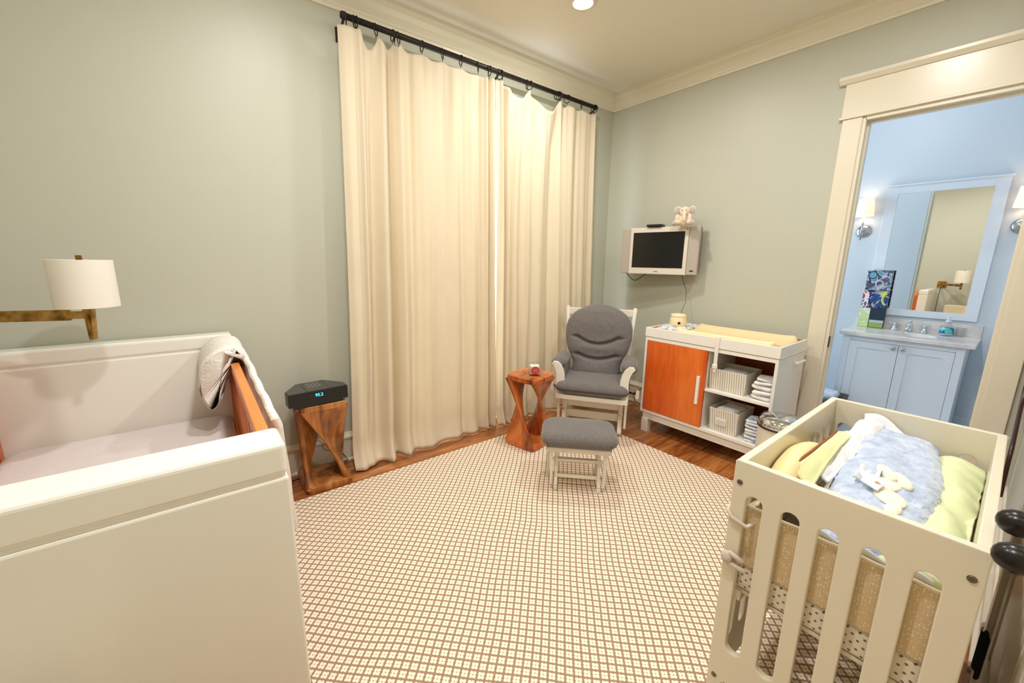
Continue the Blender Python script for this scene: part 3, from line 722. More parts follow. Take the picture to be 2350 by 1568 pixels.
n, l, b = nt(M_black)
mb = MB(); mb.tube([(-3.0, -0.05, 0.60), (-2.97, -0.03, 0.45), (-2.98, -0.035, 0.30), (-2.93, -0.04, 0.16), (-2.86, -0.035, 0.12), (-2.80, -0.04, 0.02), (-2.9, -0.04, 0.008), (-3.17, -0.10, 0.008), (-3.22, -0.28, 0.008), (-3.30, -0.33, 0.008)], 0.0035, 6)
tag(obj('power_cord', mb, M_black, smooth=True), 'thin black cord hanging behind the stool under the clock radio', 'cord')

#@@GLIDER
ang = math.atan2(-0.818, 0.575)
t = thing('gliding_chair', (-0.922, -0.705, 0.011), 'white framed gliding rocking chair with dark grey cushions in the corner', 'chair', rz=ang, local=True)
def sweep_rib(pts, w_, th, closed=False):
    """ribbon in the x-z plane following pts, th wide in-plane, w_ deep along y; pts (x,y,z,halfwidth)"""
    vs_ = []; N = len(pts)
    for i, (x, y, z, hw) in enumerate(pts):
        a = pts[max(i-1, 0)]; b_ = pts[min(i+1, N-1)]; tx, tz = b_[0]-a[0], b_[2]-a[2]; L = math.hypot(tx, tz) or 1
        nx, nz = -tz/L, tx/L
        vs_ += [(x+nx*hw, y-w_/2, z+nz*hw), (x-nx*hw, y-w_/2, z-nz*hw), (x-nx*hw, y+w_/2, z-nz*hw), (x+nx*hw, y+w_/2, z+nz*hw)]
    fs = [(i*4+k, i*4+(k+1) % 4, (i+1)*4+(k+1) % 4, (i+1)*4+k) for i in range(N-1) for k in range(4)]+[(0, 3, 2, 1), (4*N-4, 4*N-3, 4*N-2, 4*N-1)]
    return MB().add(vs_, fs)
# seat frame
mb = MB(); mb.box(-0.285, 0.285, -0.285, -0.255, 0.335, 0.375); mb.box(-0.285, 0.285, 0.17, 0.20, 0.335, 0.375); mb.box(-0.285, -0.255, -0.255, 0.17, 0.335, 0.375); mb.box(0.255, 0.285, -0.255, 0.17, 0.335, 0.375); mb.box(-0.255, 0.255, -0.24, 0.17, 0.35, 0.362)
obj('seat_frame', mb, M_glide, t, 0.006, local=True, seg=3)
# base: two sled sides, posts, wide stretchers
for s in (-1, 1):
    mb = MB(); X = s*0.235
    mb.bar((X, -0.10, 0.025), (X, 0.34, 0.025), 0.036, 0.05); mb.bar((X, -0.045, 0.03), (X, -0.02, 0.30), 0.034, 0.045, (0, 1, 0)); mb.bar((X, 0.25, 0.03), (X, 0.22, 0.30), 0.034, 0.045, (0, 1, 0)); mb.bar((X, -0.10, 0.29), (X, 0.28, 0.29), 0.034, 0.04)
    mb.bar((X, -0.12, 0.03), (X, -0.085, 0.17), 0.036, 0.04, (0, 1, 0))
    obj('base_side', mb, M_glide, t, 0.006, local=True)
    for y in (-0.17, 0.12):
        mb = MB(); mb.bar((s*0.275, y, 0.345), (s*0.275, y+0.03, 0.09), 0.02, 0.035, (0, 1, 0)); obj('swing_link', mb, M_glide, t, 0.005, local=True)
for (y, z0, z1) in ((-0.03, 0.20, 0.26), (-0.03, 0.10, 0.165), (0.23, 0.18, 0.26)):
    obj('stretcher', MB().box(-0.218, 0.218, y-0.012, y+0.012, z0, z1), M_glide, t, 0.003, local=True)
# arms
for s in (-1, 1):
    pts = []
    for (x, z, hw) in [(0.272, 0.33, .028), (0.268, 0.40, .033), (0.263, 0.46, .034), (0.264, 0.52, .033), (0.272, 0.56, .031), (0.287, 0.592, .029), (0.306, 0.61, .027), (0.322, 0.612, .024), (0.332, 0.604, .016)]:
        pts.append((s*x*0.955, -0.245+0.03*(z-0.33), z, hw))
    obj('arm_front', sweep_rib(pts, 0.028, 0), M_glide, t, 0.006, local=True, seg=3)
    mb = MB(); mb.bar((s*0.275, -0.23, 0.575), (s*0.285, 0.17, 0.575), 0.05, 0.022); mb.bar((s*0.275, 0.14, 0.34), (s*0.285, 0.165, 0.58), 0.03, 0.04, (0, 1, 0)); mb.bar((s*0.27, -0.02, 0.34), (s*0.275, -0.01, 0.58), 0.02, 0.022, (0, 1, 0))
    obj('arm_rail', mb, M_glide, t, 0.004, local=True)
    # padded arm roll
    def armf(u, v, s=s):
        a = 2*PI*v; y = -0.222+0.36*u
        rr = 0.058*(1-0.55*max(0, abs(2*u-1)-0.72)/0.28)*(1+0.03*math.sin(a*14)*(1 if u < 0.25 or u > 0.8 else 0.2))
        return (s*(0.283)+rr*1.05*math.cos(a), y, 0.607+rr*0.86*math.sin(a))
    mb = MB(); mb.grid(armf, 22, 40)
    mb.add([armf(0, i/40) for i in range(40)], [tuple(range(40))]); mb.add([armf(1, i/40) for i in range(40)], [tuple(range(40))])
    mb2 = cushion_mb(0, 0, -0.012, 0.012, 0.30, 0.17, 0.03); 
    mb.add([(s*0.248+z, x-0.03, 0.50+y) for x, y, z in mb2.v], mb2.f)
    obj('arm_cushion', mb, M_grey, t, smooth=True, local=True)
# seat cushion
mb = cushion_mb(0, -0.045, 0.377, 0.487, 0.575, 0.54, 0.075, puff=0.018)
obj('seat_cushion', mb, M_grey, t, smooth=True, local=True)
mb = MB(); pp = rrect(-0.289, 0.289, -0.317, 0.227, 0.077, 8); mb.tube([(x, y, 0.424) for x, y in pp], 0.0035, 6, True)
obj('cushion_piping', mb, mat('dark_piping', (58, 54, 52), 0.9), t, smooth=True, local=True)
# back frame
for s in (-1, 1):
    mb = MB(); mb.bar((s*0.245, 0.175, 0.34), (s*0.298, 0.335, 1.030), 0.030, 0.035, (0, 1, 0)); obj('back_post', mb, M_glide, t, 0.004, local=True)
mb = MB(); mb.bar((-0.285, 0.328, 0.985), (0.285, 0.328, 0.985), 0.025, 0.06); mb.bar((-0.27, 0.19, 0.41), (0.27, 0.19, 0.41), 0.025, 0.05)
for i in range(5): mb.bar((-0.16+0.08*i, 0.20, 0.42), (-0.18+0.09*i, 0.33, 0.99), 0.022, 0.014, (0, 1, 0))
obj('back_frame', mb, M_glide, t, 0.003, local=True)
# back cushion with two smiling tuft creases
def bw(v):   # half width
    pts = [(0, .195), (.10, .205), (.22, .205), (.30, .225), (.40, .262), (.55, .286), (.68, .288), (.78, .272), (.86, .236), (.93, .176), (.975, .105), (1.0, .02)]
    for (a, wa), (b_, wb) in zip(pts, pts[1:]):
        if a <= v <= b_: f = (v-a)/(b_-a); return wa+(wb-wa)*f
    return .02
def bcf(side):
    def f_(u, v):
        q = u*2-1; vv = v
        wv = sum(bw(max(0, min(1, vv+d))) for d in (-.02, 0, .02))/3
        if vv > 0.97: wv = bw(vv)
        x = q*wv; h = vv*0.665
        edge = max(0, 1-abs(q)**3.2)**0.5*min(1, (vv/0.07))**0.5*min(1, ((1-vv)/0.10))**0.5
        th = 0.075*edge
        if side > 0:
            for (vc, dv, hw, dp) in ((0.560, 0.085, 0.165, 0.040), (0.330, 0.050, 0.150, 0.036)):
                k = max(0, 1-(x/hw)**2); line = vc-dv*k
                fall = 1 if abs(x) < hw else math.exp(-((abs(x)-hw)/0.045)**2)
                th -= dp*fall*math.exp(-((vv-line)/0.022)**2)
            bul = 0.02*math.exp(-((vv-0.76)/0.15)**2)*(1-q*q)+0.016*math.exp(-((vv-0.43)/0.06)**2)*(1-q*q)+0.02*math.exp(-((vv-0.16)/0.1)**2)*(1-q*q)
            th += bul*edge
            th += 0.003*noise.noise(Vector((x*40, h*25, 1)))*edge
        else: th = 0.03*edge
        tilt = 0.27
        yb = 0.058+h*math.sin(tilt)-th*side*math.cos(tilt)
        return (x, yb, 0.425+h*math.cos(tilt)-th*side*math.sin(tilt)*(-1)*0.3)
    return f_
mb = MB(); mb.grid(bcf(1), 96, 110); mb.grid(bcf(-1), 96, 110)
obj('back_cushion', mb, M_grey, t, smooth=True, local=True)
for s in (-1, 1):
    lv = MB(); lv.tube([(s*0.285, 0.0, 0.355), (s*0.345, -0.0, 0.35)], 0.009, 8); o = obj('lever_rod', lv, M_black, t, smooth=True, local=True)
    mb = MB(); mb.box(s*0.36-0.015, s*0.36+0.015, -0.02, 0.02, 0.305, 0.38); obj('lever_paddle', mb, M_glide, t, 0.008, local=True, seg=3)

# ottoman
t = thing('footstool', (-1.695, -1.24, 0.0105), 'dark grey cushioned gliding footstool with a white base standing on the rug', 'footstool', rz=math.atan2(-0.715, 0.70), local=True)
obj('cushion', cushion_mb(0, 0, 0.305, 0.402, 0.475, 0.345, 0.075, puff=0.014), M_grey, t, smooth=True, local=True)
mb = MB()
for s in (-1, 1): mb.tube([(s*0.19, -0.1745, 0.318), (s*0.19, -0.1765, 0.36)], 0.0012, 5)
obj('cushion_seam', mb, MATS['dark_piping'], t, local=True)
mb = MB(); mb.box(-0.20, 0.20, -0.13, -0.10, 0.275, 0.305); mb.box(-0.20, 0.20, 0.10, 0.13, 0.275, 0.305); mb.box(-0.20, -0.17, -0.10, 0.10, 0.275, 0.305); mb.box(0.17, 0.20, -0.10, 0.10, 0.275, 0.305)
obj('seat_frame', mb, M_glide, t, 0.003, local=True)
for s in (-1, 1):
    X = s*0.135
    mb = MB(); mb.bar((X, -0.085, 0.02), (X, -0.02, 0.255), 0.02, 0.03, (0, 1, 0)); mb.bar((X, 0.13, 0.02), (X, 0.06, 0.255), 0.02, 0.03, (0, 1, 0)); mb.bar((X, -0.06, 0.245), (X, 0.09, 0.245), 0.02, 0.03); mb.bar((X, -0.09, 0.03), (X, -0.075, 0.075), 0.022, 0.034, (0, 1, 0))
    mb.box(X-0.011, X+0.011, -0.11, -0.07, 0.0, 0.03); mb.box(X-0.011, X+0.011, 0.11, 0.15, 0.0, 0.03)
    obj('base_side', mb, M_glide, t, 0.004, local=True)
    for (y, xo, zb) in ((-0.10, 0.165, 0.045), (0.06, 0.19, 0.0)):
        mb = MB(); mb.bar((s*xo, y, 0.29), (s*xo, y+0.01, zb), 0.018, 0.028, (0, 1, 0)); obj('swing_link', mb, M_glide, t, 0.004, local=True)
for (y, z, hh) in ((-0.065, 0.085, .02), (-0.045, 0.185, .02), (0.10, 0.11, .03), (0.09, 0.215, .02)):
    mb = MB(); mb.box(-0.125 if z != 0.185 else -0.158, 0.125 if z != 0.185 else 0.158, y-0.008, y+0.008, z-hh/2, z+hh/2); obj('stretcher', mb, M_glide, t, 0.002, local=True)

# candle
t = thing('square_candle', (-1.533, -0.615, 0.5808), 'square glass candle with white wax and red round label on reddish stool', 'candle', rz=math.radians(-32), local=True)
obj('wax', MB().box(-0.036, 0.036, -0.036, 0.036, 0.006, 0.072), mat('wax', (240, 232, 214), 0.6), t, 0.004, local=True)
mb = MB()
for (a, b_) in ((-0.042, -0.037), (0.037, 0.042)):
    mb.box(a, b_, -0.042, 0.042, 0, 0.094); mb.box(-0.037, 0.037, a, b_, 0, 0.094)
mb.box(-0.037, 0.037, -0.037, 0.037, 0, 0.005)
obj('glass_jar', mb, M_glass, t, local=True)
lb = obj('paper_label', MB().lathe([(0, -0.0432), (0.032, -0.0432), (0.032, -0.0424), (0, -0.0424)], (0, 0, 0.040), 36, 'y'), mat('red_label', (178, 34, 30), 0.5), t, local=True)
mb = MB(); mb.tube([(0.023*math.cos(2*PI*k/36), -0.0435, 0.040+0.023*math.sin(2*PI*k/36)) for k in range(36)], 0.0007, 4, True)
obj('label_ring', mb, mat('label_cream', (240, 214, 190), 0.5), lb, local=True)
mb = MB()
for tx, zz, sz in (('Red', 0.046, 0.016), ('Currant', 0.034, 0.010)):
    v, f = text_mesh(tx, sz, 0.0002); mb.add([(x, -0.0436-z, y+zz) for x, y, z in v], f)
obj('label_lettering', mb, MATS['label_cream'], lb, local=True)
obj('wick', MB().tube([(0, 0, 0.07), (0.002, 0, 0.084)], 0.0012, 6), M_black, t, local=True)

#@@CHANGING TABLE
TX0, TX1, TY0, TY1 = -0.60, -0.10, -1.952, -0.962
t = thing('changing_table', (-0.35, -1.457, 0), 'white changing table cabinet with an orange wood sliding door along the right wall', 'changing table')
W_ = 0.02
mb = MB(); mb.box(TX0, TX1, TY0, TY0+W_, 0.182, 0.832); mb.box(TX0, TX1, TY1-W_, TY1, 0.182, 0.832); mb.box(TX0, TX1, TY0+W_, TY1-W_, 0.182, 0.204); mb.box(TX0, TX1, TY0+W_, TY1-W_, 0.808, 0.832)
mb.box(TX0+0.03, TX1-0.012, -1.492, -1.472, 0.204, 0.808)
obj('cabinet_body', mb, M_white, t, 0.0015)
obj('back_board', MB().box(TX1-0.012, TX1-0.002, TY0+W_, TY1-W_, 0.204, 0.808), wood('dark_orange_wood', (120, 44, 14), (150, 62, 24), (172, 82, 36), 'y', 4, 8, 0.4, 0.1), t)
obj('shelf', MB().box(TX0+0.005, TX1-0.012, TY0+W_, -1.492, 0.500, 0.520), M_white, t, 0.0015)
mb = MB(); c = 0.016
mb.box(TX0-0.004, TX0+c, TY0-0.004, TY1+0.004, 0.840, 0.915); mb.box(TX1-c, TX1, TY0-0.004, TY1+0.004, 0.840, 0.915); mb.box(TX0+c, TX1-c, TY0-0.004, TY0+c, 0.840, 0.915); mb.box(TX0+c, TX1-c, TY1-c, TY1+0.004, 0.840, 0.915)
mb.box(TX0+0.004, TX1-0.004, TY0+0.004, TY1-0.004, 0.832, 0.846)
tr_ = obj('top_tray', mb, M_white, t, 0.002)
mb = MB(); mb.box(TX0+c, TX1-c, TY0+c, TY0+c+0.004, 0.847, 0.911); mb.box(TX0+c, TX1-c, TY1-c-0.004, TY1-c, 0.847, 0.911); mb.box(TX1-c-0.004, TX1-c, TY0+c+0.004, TY1-c-0.004, 0.847, 0.911)
obj('tray_lining', mb, M_orange, tr_)
dm = wood('sliding_door_wood', (186, 66, 14), (214, 92, 26), (232, 124, 44), 'z', 3.2, 10, 0.32, 0.2, 0.3, 0.72)
dd = obj('sliding_door', MB().box(TX0-0.004, TX0+0.014, -1.490, -0.988, 0.206, 0.806), dm, t, 0.002)
obj('door_handle', MB().box(TX0-0.022, TX0-0.004, -1.458, -1.436, 0.385, 0.606), M_white, dd, 0.002)
mb = MB(); mb.box(TX0+0.015, TX0+0.035, TY0+0.02, TY1-0.02, 0.12, 0.182); mb.box(TX1-0.035, TX1-0.015, TY0+0.02, TY1-0.02, 0.12, 0.182)
mb.box(TX0+0.035, TX1-0.035, TY0+0.02, TY0+0.04, 0.12, 0.182); mb.box(TX0+0.035, TX1-0.035, TY1-0.04, TY1-0.02, 0.12, 0.182)
obj('base_frame', mb, M_white, t, 0.0015)
for x in (TX0+0.010, TX1-0.065):
    for y in (TY0+0.015, TY1-0.075): obj('leg', MB().box(x, x+0.055, y, y+0.06, 0.0, 0.1195), M_white, t, 0.002)
mb = MB(); mb.box(-0.32, -0.16, TY0-0.03, TY0-0.012, 0.765, 0.78); mb.box(-0.29, -0.27, TY0-0.012, TY0, 0.755, 0.78)
obj('towel_bar', mb, M_white, t, 0.003)

# changing pad with safety strap
t = thing('changing_pad', (-0.35, -1.52, 0.847), 'cream contoured changing pad lying in the tray of the changing table', 'changing pad')
def padf(side):
    def f_(u, v):
        a = u*2-1; b_ = v*2-1       # a along y, b across x
        x = -0.35+b_*0.225; y = -1.545+a*0.385
        rim = (abs(b_))**3
        e1 = max(0, 1-abs(a)**10)**0.4; e2 = max(0, 1-abs(b_)**8)**0.4
        cr = min(e1, e2)
        z = 0.850+(0.050+0.070*rim+0.02*abs(a)**8)*cr if side > 0 else 0.849
        k = max(0, abs(a)-0.86)/0.14
        kk = max(0, abs(b_)-0.78)/0.22
        s = 1-0.10*(k*kk)
        return (-0.35+(x+0.35)*s, -1.545+(y+1.545)*s, z)
    return f_
mb = MB(); mb.grid(padf(1), 60, 44); mb.grid(padf(-1), 60, 44)
obj('pad', mb, mat('cream_vinyl', (236, 216, 168), 0.42), t, smooth=True)
def ribbon(pts, w_, axis='y', th=0.0016):
    mb = MB()
    for a, b_ in zip(pts, pts[1:]):
        mb.bar(a, b_, w_, th, (1, 0, 0.001) if abs(a[0]-b_[0]) < abs(a[2]-b_[2]) else (0, 0, 1))
    return mb
M_strap = mat('white_webbing', (234, 226, 216), 0.8)
mb = MB(); Y0 = -1.555
pr = [(-0.575, 0.924), (-0.607, 0.922), (-0.609, 0.90), (-0.611, 0.80), (-0.607, 0.715)]
prof2 = [(Y0-0.012, Y0+0.012)]
vs_ = []; 
for (x, z) in pr: vs_ += [(x, Y0-0.013, z), (x, Y0+0.013, z)]
mb.add(vs_, [(2*i, 2*i+1, 2*i+3, 2*i+2) for i in range(len(pr)-1)])
sp = obj('strap', mb, M_strap, t, solid=0.002, recalc=False)
obj('buckle', MB().box(-0.616, -0.604, Y0-0.018, Y0+0.018, 0.690, 0.722), M_strap, sp, 0.003)
mb = MB(); mb.box(-0.612, -0.608, Y0-0.012, Y0+0.012, 0.665, 0.69); obj('strap_end', mb, M_strap, sp, 0.001)

# cloth under the sound machine, sound machine
mb = MB()
def clf(u, v): return (-0.52+0.40*u, -1.195+0.21*v, 0.885+0.018*math.sin(PI*u)*0.6+0.012*noise.noise(Vector((u*6, v*4, 3)))+0.022*(1-abs(2*v-1))**0.5)
mb.grid(clf, 30, 24)
M_pr = mat('printed_cotton', (222, 222, 222), 0.9); add_noise_color(M_pr, (150, 165, 185), (232, 230, 226), 42, 2, (1, 1, 1), 0.40, 0.52)
tag(obj('folded_cloth', mb, M_pr, smooth=True, solid=0.03, recalc=False), 'folded patterned cloth under the round cream sound machine', 'cloth')
cx, cy, cz = -0.37, -1.105, 0.925
t = thing('sound_machine', (cx, cy, cz), 'round cream white noise machine on the folded cloth', 'sound machine')
obj('base', MB().lathe([(0, cz), (0.062, cz), (0.068, cz+0.008), (0.066, cz+0.045), (0.060, cz+0.075), (0.058, cz+0.082)], (cx, cy, 0), 40), mat('cream_plastic', (236, 220, 180), 0.4), t, smooth=True, bevel=0)
obj('dome_cap', MB().lathe([(0.061, cz+0.078), (0.063, cz+0.084), (0.056, cz+0.098), (0.03, cz+0.103), (0, cz+0.104)], (cx, cy, 0), 40), MATS['cream_plastic'], t, smooth=True)
mb = MB(); mb.lathe([(0, 0.0), (0.011, 0.0), (0.011, 0.006), (0, 0.006)], (0, 0, 0), 20, 'y'); d = Vector((-0.80, -0.6, 0)).normalized()
rm = Matrix.Rotation(math.atan2(d.y, d.x)-PI/2, 3, 'Z')
mb.v = [tuple(rm @ Vector(v)+Vector((cx, cy, cz+0.03))+d*0.065) for v in mb.v]; obj('knob', mb, M_black, t)
mb = MB(); mb.tube([(-0.06, -0.925, 1.36), (-0.05, -0.93, 1.30), (-0.07, -0.99, 1.2), (-0.14, -1.03, 1.1), (-0.24, -1.06, 1.04), (-0.305, -1.085, 0.99), (-0.32, -1.09, 0.96)], 0.0022, 6)
tag(obj('thin_cord', mb, mat('cord_brown', (70, 56, 40), 0.6), smooth=True), 'thin dark cord hanging from behind the television to the sound machine', 'cord')

# striped baskets
def basket(name, x0, x1, y0, y1, z0, z1, flare, label, plate):
    t = thing(name, ((x0+x1)/2, (y0+y1)/2, z0), label, 'basket', 'striped fabric baskets')
    mb = MB(); th = 0.006; f = flare
    def wall(a, b_, c_, d_):  # bottom a-b, top c-d
        pass
    def ring(z, g, inset): return [(x0-g+inset, y0-g+inset, z), (x1+g-inset, y0-g+inset, z), (x1+g-inset, y1+g-inset, z), (x0-g+inset, y1+g-inset, z)]
    NR = 6; vs_ = []
    for i in range(NR+1): vs_ += ring(z0+(z1-z0)*i/NR, f*i/NR, 0)
    for i in range(NR, -1, -1): vs_ += ring(z0+0.006+(z1-z0-0.006)*i/NR, f*i/NR, th)
    K = 2*(NR+1)
    fs = [(i*4+k, i*4+(k+1) % 4, (i+1)*4+(k+1) % 4, (i+1)*4+k) for i in range(K-1) for k in range(4)]+[(0, 3, 2, 1), (4*K-4, 4*K-3, 4*K-2, 4*K-1)]
    obj('fabric_body', MB().add(vs_, fs), M_basket, t, 0.0015)
    if plate:
        yc = (y0+y1)/2+0.015; zc = z0+0.082; xx = x0-f*0.5-0.004
        pl = obj('label_holder', MB().box(xx-0.004, xx+0.003, yc-0.038, yc+0.038, zc-0.026, zc+0.026), mat('holder_white', (232, 228, 216), 0.6), t, 0.002)
        obj('blank_card', MB().box(xx-0.0052, xx-0.0042, yc-0.027, yc+0.027, zc-0.015, zc+0.015), mat('card_grey', (206, 204, 214), 0.6), pl)
    return t
basket('fabric_basket', -0.555, -0.30, -1.752, -1.505, 0.5205, 0.678, 0.006, 'larger grey striped fabric basket on the upper shelf of the changing table', False)
basket('fabric_basket', -0.560, -0.31, -1.735, -1.545, 0.2045, 0.382, 0.010, 'grey striped fabric basket with a small label holder on the lower shelf', True)
def folded(cx, cy, z, sx, sy, h, m_, label, group, rz=0.0, name='folded_cloth', layers=1):
    mb = MB()
    for k in range(layers):
        z0 = z+h*k/layers; hh = h/layers
        q = cushion_mb(0, 0, z0, z0+hh*0.97, sx*random.uniform(0.96, 1.0), sy*random.uniform(0.92, 1.0), 0.024, seg=5, puff=0.002)
        q.v = [(x+random.uniform(-.0006, .0006), y, zz+0.0035*math.sin(x*38+y*25+z*90))  for x, y, zz in q.v]
        mb.add(q.v, q.f)
    c_, s_ = math.cos(rz), math.sin(rz); mb.v = [(cx+x*c_-y*s_, cy+x*s_+y*c_, zz) for x, y, zz in mb.v]
    return tag(obj(name, mb, m_, smooth=True), label, 'cloth', group)
M_fl = mat('folded_white', (228, 226, 226), 0.9); add_noise_color(M_fl, (214, 214, 220), (238, 235, 230), 20, 3, (1, 1, 1), 0.35, 0.6)
M_fb = mat('folded_pale_blue', (204, 214, 228), 0.9); add_noise_color(M_fb, (176, 190, 212), (226, 230, 234), 24, 3)
folded(-0.44, -1.63, 0.62, 0.17, 0.19, 0.045, M_fl, 'folded white cloth lying inside the upper striped basket', 'cloths inside the baskets', 0.1)
folded(-0.44, -1.64, 0.33, 0.20, 0.15, 0.055, M_fl, 'folded white cloth lying inside the lower striped basket', 'cloths inside the baskets', -0.15)
order = ['lowest', 'second lowest', 'middle', 'second highest', 'topmost']
z = 0.521
for i, (h, sx, sy, rz) in enumerate([(.032, .17, .135, 0), (.034, .18, .13, .06), (.036, .17, .135, -.05), (.026, .17, .12, .08), (.024, .16, .11, .2)]):
    folded(-0.475, -1.855+0.0, z, sx, sy, h, M_fl, 'folded white cloth, %s of the pile on the upper shelf' % order[i], 'pile on the upper shelf', rz); z += h+0.001
order = ['lowest', 'second lowest', 'third lowest', 'fourth lowest', 'fifth lowest', 'second highest', 'topmost']
z = 0.2045
for i, h in enumerate([.020, .026, .020, .028, .020, .022, .020]):
    folded(-0.50, -1.832, z, .14, .10, h, M_pr if i == 0 else M_fb if i in (1, 4, 6) else M_fl, 'folded pale cloth, %s of the pile on the lower shelf' % order[i], 'pile on the lower shelf', random.uniform(-.08, .08)); z += h+0.001
mb = MB(); mb.ell((-0.36, -1.86, 0.30), (0.06, 0.06, 0.10), 24, 16); mb.v = [(x+0.012*noise.noise(Vector((x*30, y*30, z_*30))), y, max(0.2045, z_)) for x, y, z_ in mb.v]
tag(obj('crumpled_cloth', mb, M_fb, smooth=True), 'crumpled pale blue cloth behind the pile on the lower shelf', 'cloth')

# diaper pail
px_, py_ = -0.715, -2.052
t = thing('waste_bin', (px_, py_, 0), 'round cream waste bin with shiny chrome domed lid beside the changing table', 'waste bin')
obj('bin_body', MB().lathe([(0, 0.0105), (0.115, 0.0105), (0.122, 0.02), (0.125, 0.435), (0.12, 0.44), (0, 0.44)], (px_, py_, 0), 48), mat('bin_cream', (222, 214, 196), 0.3), t, smooth=False)
obj('domed_lid', MB().lathe([(0, 0.441), (0.127, 0.441), (0.130, 0.447), (0.130, 0.463), (0.122, 0.483), (0.098, 0.503), (0.06, 0.516), (0.02, 0.521), (0, 0.522)], (px_, py_, 0), 56), M_chrome, t, smooth=True)
obj('lid_gasket', MB().lathe([(0.124, 0.434), (0.132, 0.436), (0.132, 0.446), (0.124, 0.446)], (px_, py_, 0), 48), M_black, t, smooth=True)

#@@TV
tvc = Vector((-0.19, -0.748, 1.545)); rzt = math.radians(11)
t = thing('television', tvc, 'silver framed flat television with black screen mounted on the right wall', 'television', rz=rzt, local=True)
M_tvw = mat('tv_silver', (216, 208, 194), 0.35); M_tvg = mat('tv_speaker_grey', (176, 166, 156), 0.6)
# local: x into the wall (+), y along the wall, z up; screen faces -x
obj('cabinet', MB().box(-0.02, 0.055, -0.262, 0.262, -0.208, 0.208), M_tvw, t, 0.006, local=True, seg=3)
for s in (-1, 1):
    y0, y1 = (0.262, 0.352) if s > 0 else (-0.352, -0.262)
    obj('speaker_panel', MB().box(-0.012, 0.04, y0, y1, -0.205, 0.205), M_tvg, t, 0.006, local=True)
obj('rear_shell', MB().box(0.04, 0.062, -0.35, 0.35, -0.195, 0.195), M_black, t, 0.006, local=True)
obj('screen', MB().box(-0.0215, -0.018, -0.232, 0.232, -0.150, 0.165), mat('screen_black', (9, 9, 8), 0.18), t, local=True)
obj('badge', MB().box(-0.0212, -0.018, -0.018, 0.018, -0.186, -0.180), mat('badge_dark', (90, 84, 76), 0.4), t, local=True)
mb = MB(); mb.box(-0.0142, -0.011, -0.325, -0.293, -0.176, -0.166); obj('control_label', mb, M_black, t, local=True)
obj('corner_sticker', MB().box(-0.0215, -0.019, -0.256, -0.246, 0.175, 0.188), mat('sticker_grey', (110, 120, 140), 0.5), t, local=True)
mb = MB(); mb.box(0.062, 0.10, -0.06, 0.06, -0.09, 0.09); mb.box(0.09, 0.16, -0.03, 0.03, -0.04, 0.04); obj('wall_mount', mb, M_black, t, local=True)
mb = MB(); mb.tube([(-0.20, -0.425, 1.345), (-0.19, -0.455, 1.31), (-0.18, -0.49, 1.278), (-0.175, -0.52, 1.270), (-0.17, -0.55, 1.284), (-0.165, -0.60, 1.32), (-0.16, -0.64, 1.345)], 0.0035, 8)
tag(obj('looped_cable', mb, M_black, smooth=True), 'short black cable looping under the left side of the television', 'cable')
zt = tvc.z+0.2085
t = thing('media_box', (-0.19, -0.70, zt), 'small flat black box on top of the television', 'electronics', rz=rzt, local=True)
obj('case', MB().box(-0.05, 0.04, -0.075, 0.06, 0.004, 0.024), M_black, t, 0.002, local=True)
obj('feet', MB().box(-0.04, 0.03, -0.06, 0.045, 0.0, 0.004), M_black, t, local=True)

# plush elephant sitting on the television
t = thing('plush_elephant', (-0.180, -0.985, zt), 'small cream plush elephant with lilac ears sitting on the television', 'stuffed toy', rz=math.radians(18), local=True)
M_pl = mat('cream_plush', (222, 204, 180), 1.0, sheen=0.5); add_bump(M_pl, 120, 0.5, 0.003)
M_pi = mat('lilac_plush', (186, 166, 166), 1.0, sheen=0.5)
mb = MB()   # faces -x ; y to the left of the picture
mb.ell((0.0, 0, 0.042), (0.036, 0.042, 0.046))
mb.ell((-0.008, -0.004, 0.108), (0.036, 0.040, 0.038))
for s in (1, -1):
    mb.ell((-0.040, s*0.062-0.004, 0.020), (0.036, 0.023, 0.020)); mb.ell((-0.016, s*0.044, 0.024), (0.034, 0.026, 0.021)); mb.ell((-0.022, s*0.045, 0.060), (0.018, 0.018, 0.03))
for i in range(7): mb.ell((-0.038-0.004*i, -0.006-0.001*i, 0.092-0.008*i), (0.017-0.0012*i, 0.017-0.0012*i, 0.015), 14, 8)
mb.ell((-0.035, -0.006, 0.096), (0.02, 0.024, 0.02), 14, 8)
o = obj('body', mb, M_pl, t, smooth=True, local=True)
rm_ = o.modifiers.new('remesh', 'REMESH'); rm_.mode = 'VOXEL'; rm_.voxel_size = 0.004; rm_.use_smooth_shade = True
sm_ = o.modifiers.new('smooth', 'SMOOTH'); sm_.iterations = 4
for s in (1, -1):
    Rm = Matrix.Rotation(s*0.35, 3, 'Z')
    ear = MB(); ear.ell((-0.004, s*0.052-0.004, 0.118), (0.008, 0.029, 0.030), 24, 14, Rm); eo = obj('ear', ear, M_pl, t, smooth=True, local=True)
    ear = MB(); ear.ell((-0.009, s*0.053-0.004, 0.117), (0.005, 0.023, 0.024), 24, 14, Rm); obj('inner_ear', ear, M_pi, eo, smooth=True, local=True)
    obj('foot_pad', MB().ell((-0.072, s*0.064-0.004, 0.020), (0.006, 0.016, 0.015), 16, 10), M_pi, t, smooth=True, local=True)
    obj('eye', MB().ell((-0.042, s*0.014-0.004, 0.113), (0.004, 0.004, 0.005), 12, 8), M_black, t, smooth=True, local=True)

t.scale = (1.08, 1.08, 1.08); t.location.x -= 0.035; t.location.z -= 0.004
